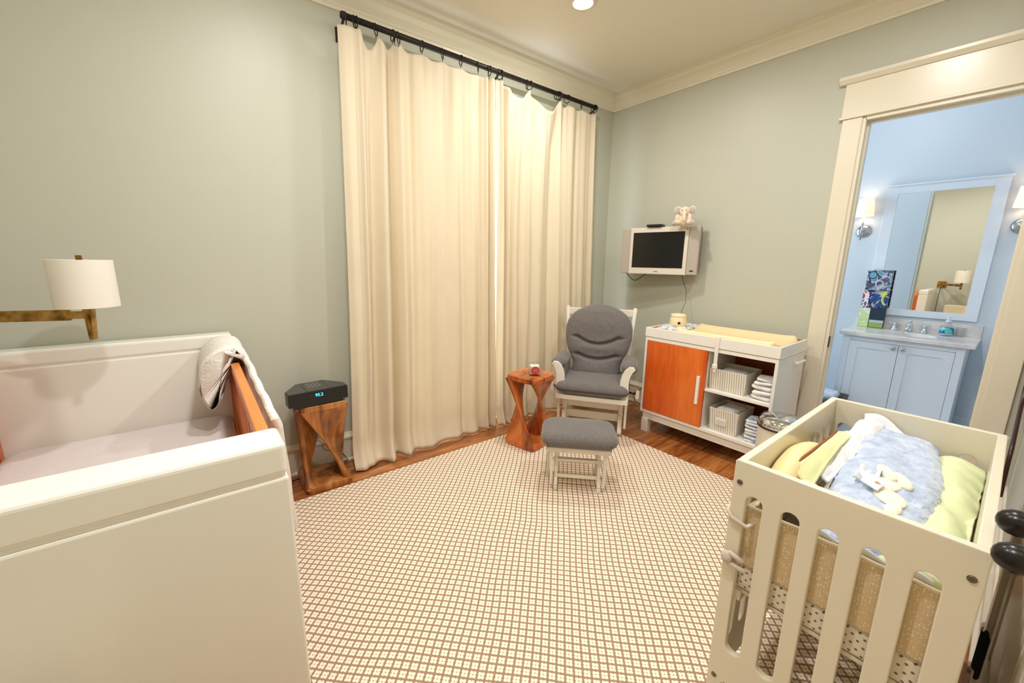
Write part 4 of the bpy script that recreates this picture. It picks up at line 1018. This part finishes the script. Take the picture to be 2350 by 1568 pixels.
# outlet cord near the changing table
mb = MB(); mb.tube([(-0.03, -0.80, 0.24), (-0.035, -0.60, 0.17), (-0.04, -0.53, 0.12), (-0.04, -0.505, 0.07), (-0.045, -0.54, 0.02), (-0.05, -0.62, 0.008), (-0.06, -0.85, 0.008)], 0.0035, 6)
tag(obj('power_cord', mb, M_black, smooth=True), 'thin black cord curling on the floor between gliding chair and changing table', 'cord')

#@@BATHROOM
t = thing('vanity_cabinet', (1.38, -2.28, 0), 'pale blue white bathroom vanity cabinet with two panelled doors', 'cabinet')
VX, VY0, VY1 = 1.13, -2.655, -1.895; VB = BX-0.017
mb = MB(); mb.box(VX+0.02, VB, VY0, VY0+0.02, 0.0, 0.82); mb.box(VX+0.02, VB, VY1-0.02, VY1, 0.0, 0.82); mb.box(VX+0.06, VB, VY0+0.02, VY1-0.02, 0.08, 0.10); mb.box(VB-0.01, VB, VY0+0.02, VY1-0.02, 0.1, 0.82)
mb.box(VX, VX+0.02, VY0, VY0+0.048, 0.0, 0.82); mb.box(VX, VX+0.02, VY1-0.052, VY1, 0.0, 0.82); mb.box(VX, VX+0.02, VY0+0.048, VY1-0.052, 0.778, 0.82); mb.box(VX, VX+0.02, VY0+0.048, VY1-0.052, 0.0, 0.10)
obj('cabinet_body', mb, M_vanity, t, 0.001)
for (a, b_, ky) in ((-2.276, -1.949, -2.246), (-2.605, -2.279, -2.309)):
    mb = MB(); st = 0.06; x = VX
    mb.box(x+0.006, x+0.02, a, b_, 0.103, 0.775); mb.box(x, x+0.006, a, a+st, 0.103, 0.775); mb.box(x, x+0.006, b_-st, b_, 0.103, 0.775); mb.box(x, x+0.006, a+st, b_-st, 0.103, 0.163); mb.box(x, x+0.006, a+st, b_-st, 0.715, 0.775)
    d_ = obj('door', mb, M_vanity, t, 0.0008)
    obj('knob', MB().lathe([(0, -0.026), (0.012, -0.025), (0.015, -0.018), (0.013, -0.010), (0.006, -0.006), (0.006, 0), (0, 0)], (x, ky, 0.748), 24, 'x'), M_nickel, d_, smooth=True)
M_marble = mat('pale_marble', (226, 220, 216), 0.2); add_noise_color(M_marble, (198, 190, 186), (234, 228, 222), 7, 8, (1, 1, 1), 0.3, 0.6)
t = thing('marble_countertop', (1.38, -2.28, 0.82), 'pale marble vanity countertop with backsplash and undermount basin', 'countertop')
sink = [(1.335+0.13*math.cos(2*PI*k/40), -2.285+0.19*math.sin(2*PI*k/40)) for k in range(40)]
v, f = curve_mesh([rrect(1.10, BX-0.002, -2.70, -1.868, 0.004, 2), sink], 0.032, 0.003)
obj('counter_slab', MB().add([(x, y, z+0.8375) for x, y, z in v], f), M_marble, t)
obj('backsplash', MB().box(BX-0.022, BX-0.002, -2.70, -1.868, 0.8535, 0.955), M_marble, t, 0.002)
mb = MB(); N = 40
prof = [(1.0, 0.822), (0.97, 0.79), (0.85, 0.74), (0.6, 0.71), (0.0, 0.70)]
vs_ = []; 
for (s, z) in prof:
    for k in range(N): vs_.append((1.335+0.135*s*math.cos(2*PI*k/N), -2.285+0.195*s*math.sin(2*PI*k/N), z))
mb.add(vs_, [(i*N+k, i*N+(k+1) % N, (i+1)*N+(k+1) % N, (i+1)*N+k) for i in range(len(prof)-1) for k in range(N)])
obj('basin', mb, mat('basin_white', (236, 236, 236), 0.15), t, smooth=True)
# taps
t = thing('basin_faucet', (1.57, -2.265, 0.854), 'chrome three piece faucet with cross handles on the marble counter', 'faucet')
bell = [(0, 0.854), (0.026, 0.854), (0.026, 0.862), (0.017, 0.872), (0.012, 0.89), (0.010, 0.905), (0.013, 0.912), (0.009, 0.92), (0, 0.922)]
for y in (-2.165, -2.365):
    h_ = obj('handle', MB().lathe(bell, (1.575, y, 0), 28), M_chrome, t, smooth=True)
    mb = MB()
    for a in (0.3, 0.3+PI/2): 
        c_, s_ = math.cos(a)*0.032, math.sin(a)*0.032
        mb.tube([(1.575-c_, y-s_, 0.918), (1.575+c_, y+s_, 0.918)], 0.0042, 8); mb.ell((1.575-c_, y-s_, 0.918), (.007,)*3, 10, 8); mb.ell((1.575+c_, y+s_, 0.918), (.007,)*3, 10, 8)
    obj('cross_grip', mb, M_chrome, h_, smooth=True)
mb = MB(); mb.lathe([(0, 0.854), (0.026, 0.854), (0.026, 0.864), (0.018, 0.875), (0.018, 0.905), (0.022, 0.915), (0.012, 0.928), (0, 0.932)], (1.575, -2.265, 0), 28)
mb.tube([(1.57, -2.265, 0.89), (1.53, -2.265, 0.905), (1.49, -2.265, 0.90), (1.465, -2.265, 0.875)], [.013, .011, .011, .010], 12); mb.ell((1.575, -2.265, 0.945), (.013, .013, .013), 14, 10)
obj('spout', mb, M_chrome, t, smooth=True)
# framed mirror
t = thing('framed_mirror', (1.65, -2.29, 0.98), 'tall white framed mirror hanging above the bathroom vanity', 'mirror')
X = 1.622; mb = MB()
mb.box(X, BX, -2.655, -2.578, 0.985, 2.15); mb.box(X, BX, -2.005, -1.925, 0.985, 2.15); mb.box(X, BX, -2.578, -2.005, 0.985, 1.045); mb.box(X, BX, -2.578, -2.005, 2.083, 2.15); mb.box(X-0.012, BX, -2.668, -1.912, 2.15, 2.165)
obj('mirror_frame', mb, M_vanity, t, 0.002)
obj('mirror_glass', MB().box(X+0.006, X+0.010, -2.578, -2.005, 1.045, 2.083), M_mirror, t)
# sconces
def bath_sconce(y, label, lab2):
    t = thing('wall_sconce', (BX, y, 1.75), label, 'wall lamp', 'bathroom wall sconces')
    yc = y
    obj('back_plate', MB().lathe([(0, BX-0.022), (0.04, BX-0.020), (0.056, BX-0.010), (0.060, BX), (0, BX)], (0, yc, 1.765), 36, 'x'), M_nickel, t, smooth=True)
    mb = MB(); mb.tube([(BX-0.02, yc, 1.765), (BX-0.085, yc, 1.765)], 0.008, 10); mb.tube([(BX-0.085, yc, 1.68), (BX-0.085, yc, 1.905)], 0.007, 10); mb.ell((BX-0.085, yc, 1.765), (.013, .013, .016), 14, 10)
    obj('stem', mb, M_nickel, t, smooth=True)
    mb = MB(); mb.lathe([(0.072, 1.90), (0.055, 2.055), (0.0535, 2.055), (0.0705, 1.90), (0.072, 1.90)], (BX-0.085, yc, 0), 40); obj('lamp_shade', mb, M_shadelit, t)
    light('sconce_lamp', 'POINT', (BX-0.085, yc, 1.99), 0.7, (1.0, 0.84, 0.68), 0.03)
bath_sconce(-1.80, 'nickel wall sconce with lit white shade left of the bathroom mirror', '')
bath_sconce(-2.765, 'nickel wall sconce with lit white shade at the right picture edge', '')
# stacked small abstract canvases
def paint(name, cols, seed):
    m_ = mat(name, cols[0], 0.5); n, l, b = nt(m_)
    tc = n.new('ShaderNodeTexCoord'); mp = n.new('ShaderNodeMapping'); mp.inputs['Location'].default_value = (seed, seed*2, seed)
    t1 = n.new('ShaderNodeTexNoise'); t1.inputs['Scale'].default_value = 7; t1.inputs['Detail'].default_value = 1.5; t1.inputs['Distortion'].default_value = 2.5
    r = n.new('ShaderNodeValToRGB'); r.color_ramp.interpolation = 'CONSTANT'; e = r.color_ramp.elements
    e[0].position = 0; e[0].color = lin(cols[0]); e[1].position = 0.62; e[1].color = lin(cols[-1])
    for i, c_ in enumerate(cols[1:-1]): q = e.new(0.36+0.24*i/max(1, len(cols)-2)); q.color = lin(c_)
    l.new(tc.outputs['Object'], mp.inputs[0]); l.new(mp.outputs[0], t1.inputs['Vector']); l.new(t1.outputs[0], r.inputs[0]); l.new(r.outputs[0], b.inputs['Base Color'])
    return m_
CV = [('topmost teal, grey and pink canvas of the stack of small abstract paintings', -2.087, -1.905, 1.212, 1.398, [(84, 74, 84), (70, 120, 140), (20, 66, 76), (206, 176, 196), (88, 152, 176), (196, 206, 160)], 1.0),
      ('narrow dark canvas with white strokes, middle left of the stacked paintings', -1.948, -1.898, 1.042, 1.210, [(30, 34, 60), (220, 220, 228), (60, 60, 90), (230, 230, 236), (190, 50, 50)], 3.0),
      ('deep blue canvas with a yellow green curve, middle of the stacked paintings', -2.088, -1.950, 1.042, 1.210, [(10, 60, 120), (20, 90, 160), (24, 30, 60), (140, 130, 180), (196, 208, 90)], 5.0),
      ('pale green canvas, bottom left of the stacked paintings', -1.975, -1.895, 0.856, 1.040, [(190, 208, 140), (200, 216, 152), (206, 220, 164), (236, 238, 228)], 8.0),
      ('dark teal and green banded canvas, bottom right of the stacked paintings', -2.085, -1.977, 0.856, 1.040, [(12, 44, 60), (14, 52, 66)], 9.0)]
for i, (lab, a, b_, z0, z1, cols, sd) in enumerate(CV):
    t = thing('small_canvas', (1.585, (a+b_)/2, z0), lab, 'painting', 'stack of small paintings')
    obj('canvas', MB().box(1.565, 1.60, a+0.001, b_-0.001, z0+0.0005, z1-0.0005), paint('abstract_paint_%d' % i, cols, sd), t, 0.001)
    sx_ = 1.5635
    if i == 0:
        mb = MB(); mb.tube([(sx_, -1.945+0.030*math.cos(k*2*PI/30), 1.352+0.034*math.sin(k*2*PI/30)) for k in range(30)], 0.003, 6, True); obj('painted_ring', mb, mat('paint_black', (14, 22, 36), 0.5), t)
        mb = MB(); mb.lathe([(0, sx_-0.001), (0.028, sx_-0.001), (0.028, 1.5652), (0, 1.5652)], (0, -1.947, 1.352), 30, 'x'); obj('painted_disc', mb, mat('paint_sky', (106, 164, 190), 0.5), t)
        mb = MB(); mb.tube([(sx_, -2.005+0.026*math.cos(k*2*PI/30), 1.268+0.032*math.sin(k*2*PI/30)) for k in range(30)], 0.0055, 6, True); obj('painted_loop', mb, mat('paint_pink', (216, 190, 212), 0.5), t)
    if i == 2:
        mb = MB(); mb.tube([(sx_, -2.083+0.036*math.cos(a_), 1.13+0.055*math.sin(a_)) for a_ in [math.radians(75-150*k/16) for k in range(17)]], 0.009, 8); obj('painted_curve', mb, mat('paint_lime', (200, 210, 110), 0.5), t)
    if i == 4:
        mb = MB(); mb.box(sx_, 1.5652, a+0.003, b_-0.003, 0.905, 0.928); obj('painted_grey_band', mb, mat('paint_grey', (186, 192, 194), 0.5), t)
        mb = MB(); mb.box(sx_, 1.5652, a+0.003, b_-0.003, 0.858, 0.904); obj('painted_green_band', mb, mat('paint_green', (140, 172, 84), 0.5), t)
# soap bottle, tumbler
t = thing('soap_dispenser', (1.55, -2.50, 0.854), 'clear pump soap bottle with a blue green label on the counter', 'soap bottle')
mb = MB(); mb.lathe([(0, 0.854), (0.036, 0.854), (0.042, 0.862), (0.043, 0.915), (0.034, 0.945), (0.018, 0.962), (0.015, 0.975), (0, 0.976)], (1.55, -2.50, 0), 32, 'z'); obj('bottle', mb, M_glass, t, smooth=True)
mb = MB(); mb.lathe([(0.0, 0.857), (0.038, 0.860), (0.040, 0.88), (0, 0.8801)], (1.55, -2.50, 0), 32); obj('soap', mb, mat('soap_clear', (206, 222, 226), 0.2), t, smooth=True)
mb = MB(); mb.lathe([(0.0440, 0.875), (0.0440, 0.925)], (1.55, -2.50, 0), 40); mb.f = [f_ for f_ in mb.f if len(f_) == 4]; obj('label', mb, paint('soap_label', [(40, 130, 130), (30, 90, 160), (90, 190, 190), (180, 220, 230)], 2.0), t, solid=0.0006, recalc=False)
mb = MB(); mb.lathe([(0, 0.974), (0.017, 0.974), (0.017, 0.988), (0.007, 0.99), (0.006, 1.012), (0.013, 1.014), (0.013, 1.022), (0, 1.024)], (1.55, -2.50, 0), 24); mb.bar((1.55, -2.50, 1.018), (1.515, -2.49, 1.014), 0.012, 0.008); obj('pump', mb, mat('pump_white', (236, 236, 236), 0.4), t, smooth=False)
t = tag(obj('glass_tumbler', MB().lathe([(0, 0.854), (0.030, 0.854), (0.034, 0.93), (0.032, 0.93), (0.028, 0.860), (0, 0.860)], (1.585, -2.58, 0), 32), M_glass, smooth=True), 'small clear glass tumbler right of the soap bottle', 'glass')
# wicker baskets beyond the door jamb
M_wick = mat('grey_wicker', (128, 118, 112), 0.9); add_bump(M_wick, 60, 1.0, 0.01, 'wave', (1, 1, 0.3)); 
def wick(x0, x1, y0, y1, z0, z1, lab):
    t = thing('wicker_basket', ((x0+x1)/2, (y0+y1)/2, z0), lab, 'basket', 'grey wicker baskets in the bathroom')
    mb = MB(); th = 0.012
    mb.box(x0, x1, y0, y1, z0, z0+0.01); mb.box(x0, x0+th, y0, y1, z0+0.01, z1); mb.box(x1-th, x1, y0, y1, z0+0.01, z1); mb.box(x0+th, x1-th, y0, y0+th, z0+0.01, z1); mb.box(x0+th, x1-th, y1-th, y1, z0+0.01, z1)
    obj('woven_side', mb, stripes('wicker_stripes', (150, 138, 130), (96, 88, 84), 55, 'xy'), t, 0.004)
    mb = MB(); pts = rrect(x0, x1, y0, y1, 0.02, 4); mb.tube([(x, y, z1) for x, y in pts], 0.009, 8, True); obj('rim', mb, M_wick, t, smooth=True)
wick(0.74, 1.08, -2.02, -1.72, 0.004, 0.27, 'grey wicker basket on the bathroom floor left of the vanity')
folded(0.91, -1.87, 0.235, 0.27, 0.23, 0.075, M_fb, 'folded pale blue towel lying in the wicker basket beside the vanity', None, 0.05, 'folded_towel')

#@@RIGHT CRIB
CXF, CXB, CY0, CY1, CT = -2.345, -1.425, -2.905, -2.423, 0.888
t = thing('mini_crib', ((CXF+CXB)/2, (CY0+CY1)/2, 0.0095), 'small cream lacquered crib with rounded slots holding blue and green bedding', 'crib')
PT = 0.022
slots = [stadium(y, 0.252, 0.798, 0.050) for y in (-2.482, -2.571, -2.655, -2.742, -2.832)]
arch = [(CY1, 0.075), (CY1-0.035, 0.075)]
outl = [(CY1, CT-0.004), (CY1-0.004, CT), (CY0+0.004, CT), (CY0, CT-0.004), (CY0, 0.075), (CY0+0.035, 0.075)]
for i in range(7): a = math.radians(180-15*i) ; outl.append((CY0+0.065+0.03*math.cos(a), 0.115+0.03*math.sin(a)))
for i in range(7): a = math.radians(90-15*i) ; outl.append((CY1-0.065+0.03*math.cos(a), 0.115+0.03*math.sin(a)))
outl += [(CY1-0.035, 0.075), (CY1, 0.075)]
v, f = curve_mesh([outl]+slots, PT, 0.003)
for x in (CXF+PT/2, CXB-PT/2):
    p_ = obj('end_panel', MB().add([(x+z, a, b_) for a, b_, z in v], f), M_cribw, t)
    sx_ = x-PT/2-0.001 if x < -2 else x+PT/2+0.001
    for (yy, zz) in ((CY1-0.016, 0.825), (CY0+0.016, 0.822), (CY1-0.018, 0.14), (CY0+0.018, 0.14)):
        obj('screw', MB().lathe([(0, -0.0015), (0.003, -0.001), (0.007, -0.0015), (0.008, 0.001), (0, 0.001)], (sx_, yy, zz), 20, 'x'), M_screwm, p_, smooth=True)
LX0, LX1 = CXF+PT+0.001, CXB-PT-0.001
nsl = 10
ls = [stadium(LX0+(LX1-LX0)*(i+0.5)/nsl, 0.252, 0.798, 0.050) for i in range(nsl)]
v, f = curve_mesh([[(LX0, 0.12), (LX1, 0.12), (LX1, CT), (LX0, CT)]]+ls, PT, 0.003)
for y in (CY1-PT/2, CY0+PT/2):
    obj('side_panel', MB().add([(a, y+z, b_) for a, b_, z in v], f), M_cribw, t)
mb = MB(); mb.box(LX0, LX1, CY0+PT, CY0+PT+0.03, 0.43, 0.465); mb.box(LX0, LX1, CY1-PT-0.03, CY1-PT, 0.43, 0.465)
for i in range(5): x = LX0+0.01+i*(LX1-LX0-0.08)/4; mb.box(x, x+0.06, CY0+PT+0.001, CY1-PT-0.001, 0.455, 0.468)
obj('mattress_base', mb, M_cribw, t, 0.002)
for (x, y) in ((CXF+0.015, CY1-0.02), (CXF+0.015, CY0+0.02), (CXB-0.015, CY1-0.02), (CXB-0.015, CY0+0.02)):
    c_ = obj('caster', MB().lathe([(0, -0.010), (0.026, -0.010), (0.030, -0.007), (0.030, 0.007), (0.026, 0.010), (0, 0.010)], (x, y, 0.040), 24, 'y'), mat('caster_grey', (96, 100, 100), 0.4), t, smooth=True)
    obj('caster_fork', MB().box(x-0.014, x+0.014, y-0.014, y+0.014, 0.068, 0.082), M_nickel, c_)
mb = MB(); mb.box(-2.315, -1.45, CY0+PT+0.008, CY1-PT-0.008, 0.469, 0.552)
tag(obj('small_mattress', mb, M_dots, bevel=0.012, seg=3), 'mattress in a cream polka dot sheet inside the small cream crib', 'mattress')
# bumper: padded band on all four inner sides
t = thing('crib_bumper', ((CXF+CXB)/2, (CY0+CY1)/2, 0.553), 'tan patterned padded bumper lining the inside of the small cream crib', 'crib bumper')
def pad(x0, x1, y0, y1, z0, z1, name, m_):
    return obj(name, MB().box(x0, x1, y0, y1, z0, z1), m_, t, 0.009, seg=4)
IX0, IX1, IY0, IY1 = CXF+PT+0.003, CXB-PT-0.003, CY0+PT+0.003, CY1-PT-0.003
pad(IX0, IX0+0.024, IY0, IY1, 0.553, 0.742, 'padded_panel', M_bump); pad(IX1-0.024, IX1, IY0, IY1, 0.553, 0.735, 'padded_panel', M_bump)
pad(IX0+0.025, IX1-0.025, IY1-0.02, IY1, 0.553, 0.735, 'padded_panel', M_dots)
pad(IX0+0.025, IX1-0.025, IY0, IY0+0.02, 0.553, 0.735, 'padded_panel', M_bump)
mb = MB(); mb.tube([(IX0+0.006, y, 0.745+0.0015*math.sin(y*60)) for y in [IY0+0.005+(IY1-IY0-0.01)*k/30 for k in range(31)]], 0.005, 8)
obj('piping', mb, mat('beige_piping', (226, 208, 180), 0.9), t, smooth=True)
mb = MB(); mb.tube([(IX0+0.012, CY1-0.06, 0.70), (CXF-0.006, CY1-0.05, 0.70), (CXF-0.007, CY1-0.01, 0.71), (CXF-0.002, CY1+0.006, 0.725), (CXF+0.03, CY1+0.006, 0.74)], 0.006, 8)
obj('tie_ribbon', mb, mat('lace_ribbon', (206, 194, 182), 0.9), t, smooth=True); mb = MB()
mb.tube([(CXF-0.006, CY1-0.055, 0.585), (CXF-0.012, CY1-0.02, 0.60), (CXF-0.010, CY1-0.005, 0.58), (CXF-0.012, CY1-0.02, 0.565), (CXF-0.008, CY1-0.065, 0.56)], 0.008, 8)
mb.ell((CXF-0.014, CY1-0.012, 0.582), (.012, .016, .02), 14, 10)
obj('tie_ribbon', mb, mat('lace_ribbon', (206, 194, 182), 0.9), t, smooth=True)

# bedding heap: green sheet first, then blue plush blanket over it
def grn(u, v):
    x = -2.292+u*0.81; y = -2.73-v*0.148
    z = 0.735+0.03*math.sin(PI*v)+0.028*noise.noise(Vector((x*5, y*9, 4)))+0.012*noise.noise(Vector((x*16, y*16, 9)))
    z += 0.02*u
    z = max(z, 0.748 if v > 0.8 else 0)
    z -= 0.10*max(0, (0.05-u)/0.05)**2
    return (x, y, z)
mb = MB(); mb.grid(grn, 80, 40)
tag(obj('green_sheet', mb, M_green, smooth=True, solid=0.012, recalc=False), 'rumpled pale green sheet along the right side of the small crib', 'sheet')
def blu(u, v):
    # u along x from the camera end to the far end, v across
    x = -2.285+u*0.82
    yl = -2.600+0.055*u-0.01*math.sin(u*5); yr = -2.80-0.035*max(0, 1-u*5)+0.055*max(0, (u-0.55)/0.45)**1.2
    y = yl+(yr-yl)*v
    z = 0.755+0.060*u+0.018*math.sin(PI*v)**0.5+0.012*noise.noise(Vector((x*7, y*12, 2)))+0.006*noise.noise(Vector((x*22, y*24, 5)))
    for e_ in (v, 1-v, u, 1-u): z -= 0.035*math.exp(-e_*22)
    if u < 0.10: z -= 0.13*((0.10-u)/0.10)**3
    return (x, y, z)
t = thing('plush_blanket', (-1.86, -2.69, 0.70), 'fluffy pale blue plush blanket with cream bunny patch heaped in the small crib', 'blanket')
mb = MB(); mb.grid(blu, 150, 70)
o = obj('plush_top', mb, M_fur, t, smooth=True, solid=0.03, recalc=False)
tx_ = bpy.data.textures.new('fur_clumps', 'CLOUDS'); tx_.noise_scale = 0.014; tx_.noise_depth = 3
dm_ = o.modifiers.new('displace', 'DISPLACE'); dm_.texture = tx_; dm_.strength = 0.010; dm_.mid_level = 0.5
M_bun = mat('cream_bunny', (240, 234, 216), 1.0, sheen=0.4); add_bump(M_bun, 80, 0.8, 0.005)
mb = MB()
for (x, y, a, b_, h) in ((-1.975, -2.702, .040, .031, .012), (-1.920, -2.688, .050, .018, .016), (-1.930, -2.726, .050, .018, .016), (-2.045, -2.718, .055, .033, .011), (-2.105, -2.735, .038, .018, .010)):
    u = (x+2.26)/0.80; yl = -2.600+0.055*u-0.01*math.sin(u*5); yr = -2.80; v_ = (y-yl)/(yr-yl); z = blu(u, v_)[2]+0.018
    mb.ell((x, y, z), (a, b_, h), 22, 10, Matrix.Rotation(0.5 if a > .04 else 0, 3, 'Z'))
bn = obj('bunny_patch', mb, M_bun, t, smooth=True)
mb = MB(); zc = blu(0.33, 0.4)[2]+0.035
tagp = [(-0.032, -0.018), (0.006, -0.026), (0.036, -0.004), (0.028, 0.022), (-0.012, 0.024)]
mb.prism(tagp, zc, zc+0.004, 'z'); mb.v = [(-2.03+x, -2.675+y, z+0.25*x) for x, y, z in mb.v]
lbp = obj('satin_tag', mb, M_satin, t, 0.001)
mb = MB(); mb.prism([(0, -0.007), (0.010, 0.004), (0.001, 0.008)], zc+0.0042, zc+0.005, 'z'); mb.v = [(-2.035+x, -2.688+y, z+0.25*x) for x, y, z in mb.v]; obj('orange_mark', mb, mat('orange_mark', (236, 140, 80), 0.6), lbp)
mb = MB(); mb.grid(lambda u, v: (-2.02+0.09*u, -2.63-0.05*v, zc-0.008+0.02*math.sin(u*9)*math.sin(v*7+1)), 20, 16); obj('satin_ribbon', mb, M_satin, t, smooth=True, solid=0.003, recalc=False)
# satin lining edge turned up at the far end
mb = MB(); mb.grid(lambda u, v: (-1.47-0.05*v+0.01*math.sin(u*6), -2.545-0.20*u-0.01*v, 0.86-0.05*v-0.08*u*u+0.012*math.sin(u*7+v*3)), 40, 14)
obj('satin_edge', mb, M_satin, t, smooth=True, solid=0.008, recalc=False)
# front underside satin fold seen through the slots
mb = MB(); mb.grid(lambda u, v: (-2.293+0.004*math.sin(v*3), -2.60-0.24*u, 0.690+0.062*v+0.006*math.sin(u*16)), 60, 8)
obj('satin_underside', mb, M_satin, t, smooth=True, solid=0.006, recalc=False)
# white satin cloth, yellow nursing pillow
mb = MB(); mb.grid(lambda u, v: (-2.03+0.54*u, -2.505-0.07*v-0.035*u, 0.775+0.06*u+0.018*math.sin(PI*v)+0.010*noise.noise(Vector((u*7, v*2, 4)))+0.004*noise.noise(Vector((u*22, v*9, 4)))), 70, 26)
tag(obj('satin_cloth', mb, mat('silky_white', (236, 236, 240), 0.35), smooth=True, solid=0.01, recalc=False), 'crumpled white silky cloth left of the blue plush blanket in the crib', 'cloth')
t = thing('nursing_pillow', (-1.95, -2.48, 0.75), 'yellow crescent pillow with a brown edged pale green flap in the small crib', 'pillow')
def pil(u, v):
    a = 2*PI*v; th = u
    rr = 0.040*(math.sin(PI*(0.04+0.92*u))**0.5)
    return (-2.285+0.56*u, -2.492+rr*math.cos(a)+0.012*math.sin(PI*u), 0.748+0.055*math.sin(PI*u)**0.8+rr*1.15*math.sin(a))
mb = MB(); mb.grid(pil, 50, 24)
mb.v = [(x, min(y, CY1-PT-0.004), z) for x, y, z in mb.v]
obj('pillow_body', mb, mat('yellow_cotton', (234, 220, 166), 0.85), t, smooth=True)
def flap(u, v): return (-2.12+0.50*u, -2.500-0.055*v-0.02*math.sin(PI*u)*(1-v), 0.80+0.045*math.sin(PI*min(1, u*0.8+0.15))+0.02*v*u-0.05*v*(1-u)+0.004*noise.noise(Vector((u*6, v*3, 8))))
mb = MB(); mb.grid(flap, 40, 12)
obj('green_flap', mb, mat('pale_green_cotton', (222, 226, 172), 0.85), t, smooth=True, solid=0.008, recalc=False)
mb = MB(); mb.tube([tuple(Vector(flap(k/40, 0.0))+Vector((0, 0.003, 0.003))) for k in range(41)], 0.0045, 6)
obj('brown_edging', mb, mat('brown_trim', (140, 84, 50), 0.9), t, smooth=True)
tag(obj('pink_ball', MB().ell((-2.16, -2.555, 0.775), (0.045, 0.04, 0.04)), mat('peach_cloth', (236, 206, 180), 0.8), smooth=True), 'rounded peach coloured soft shape beside the yellow pillow in the crib', 'soft toy')

#@@RIGHT EDGE
mb = MB(); mb.tube([(-0.02, -2.96, 1.25), (-0.03, -2.955, 1.0), (0.0-0.05, -2.95, 0.80), (-0.12, -2.95, 0.72), (-0.25, -2.95, 0.64), (-0.40, -2.95, 0.56), (-0.43, -2.95, 0.50), (-0.42, -2.955, 0.30)], 0.009, 8)
tag(obj('dark_cord', mb, mat('mahogany_cord', (58, 22, 16), 0.3), smooth=True), 'thick dark brown curved cord at the right picture edge above the door knobs', 'cord')
mb = MB(); mb.grid(lambda u, v: (-1.97+0.10*u, -2.948-0.006*math.sin(u*9), 0.34+0.11*v+0.015*math.sin(u*5)*v), 16, 12)
tag(obj('black_cloth', mb, mat('black_cloth', (10, 10, 10), 0.95), smooth=True, solid=0.006, recalc=False), 'small black cloth hanging low between the small crib and the closet door', 'cloth')

# cream armchair (seen in the bathroom mirror)
t = thing('armchair', (-4.05, -2.35, 0), 'cream upholstered armchair reflected in the bathroom mirror below the brass lamp', 'armchair')
M_arm = mat('cream_upholstery', (226, 214, 188), 0.9)
obj('seat', MB().box(-4.20, -3.84, -2.60, -2.10, 0.14, 0.42), M_arm, t, 0.03, seg=4)
obj('backrest', MB().box(-4.30, -4.18, -2.70, -1.98, 0.2, 0.735), M_arm, t, 0.035, seg=4)
for (a, b_) in ((-2.71, -2.60), (-2.10, -1.99)): obj('armrest', MB().box(-4.20, -3.84, a, b_, 0.14, 0.58), M_arm, t, 0.03, seg=4)
for x in (-4.25, -3.89):
    for y in (-2.64, -2.06): obj('leg', MB().box(x, x+0.04, y-0.02, y+0.02, 0.0, 0.14), M_orange, t, 0.003)

# tidy helper properties
for o in bpy.data.objects:
    if '_w' in o: del o['_w']
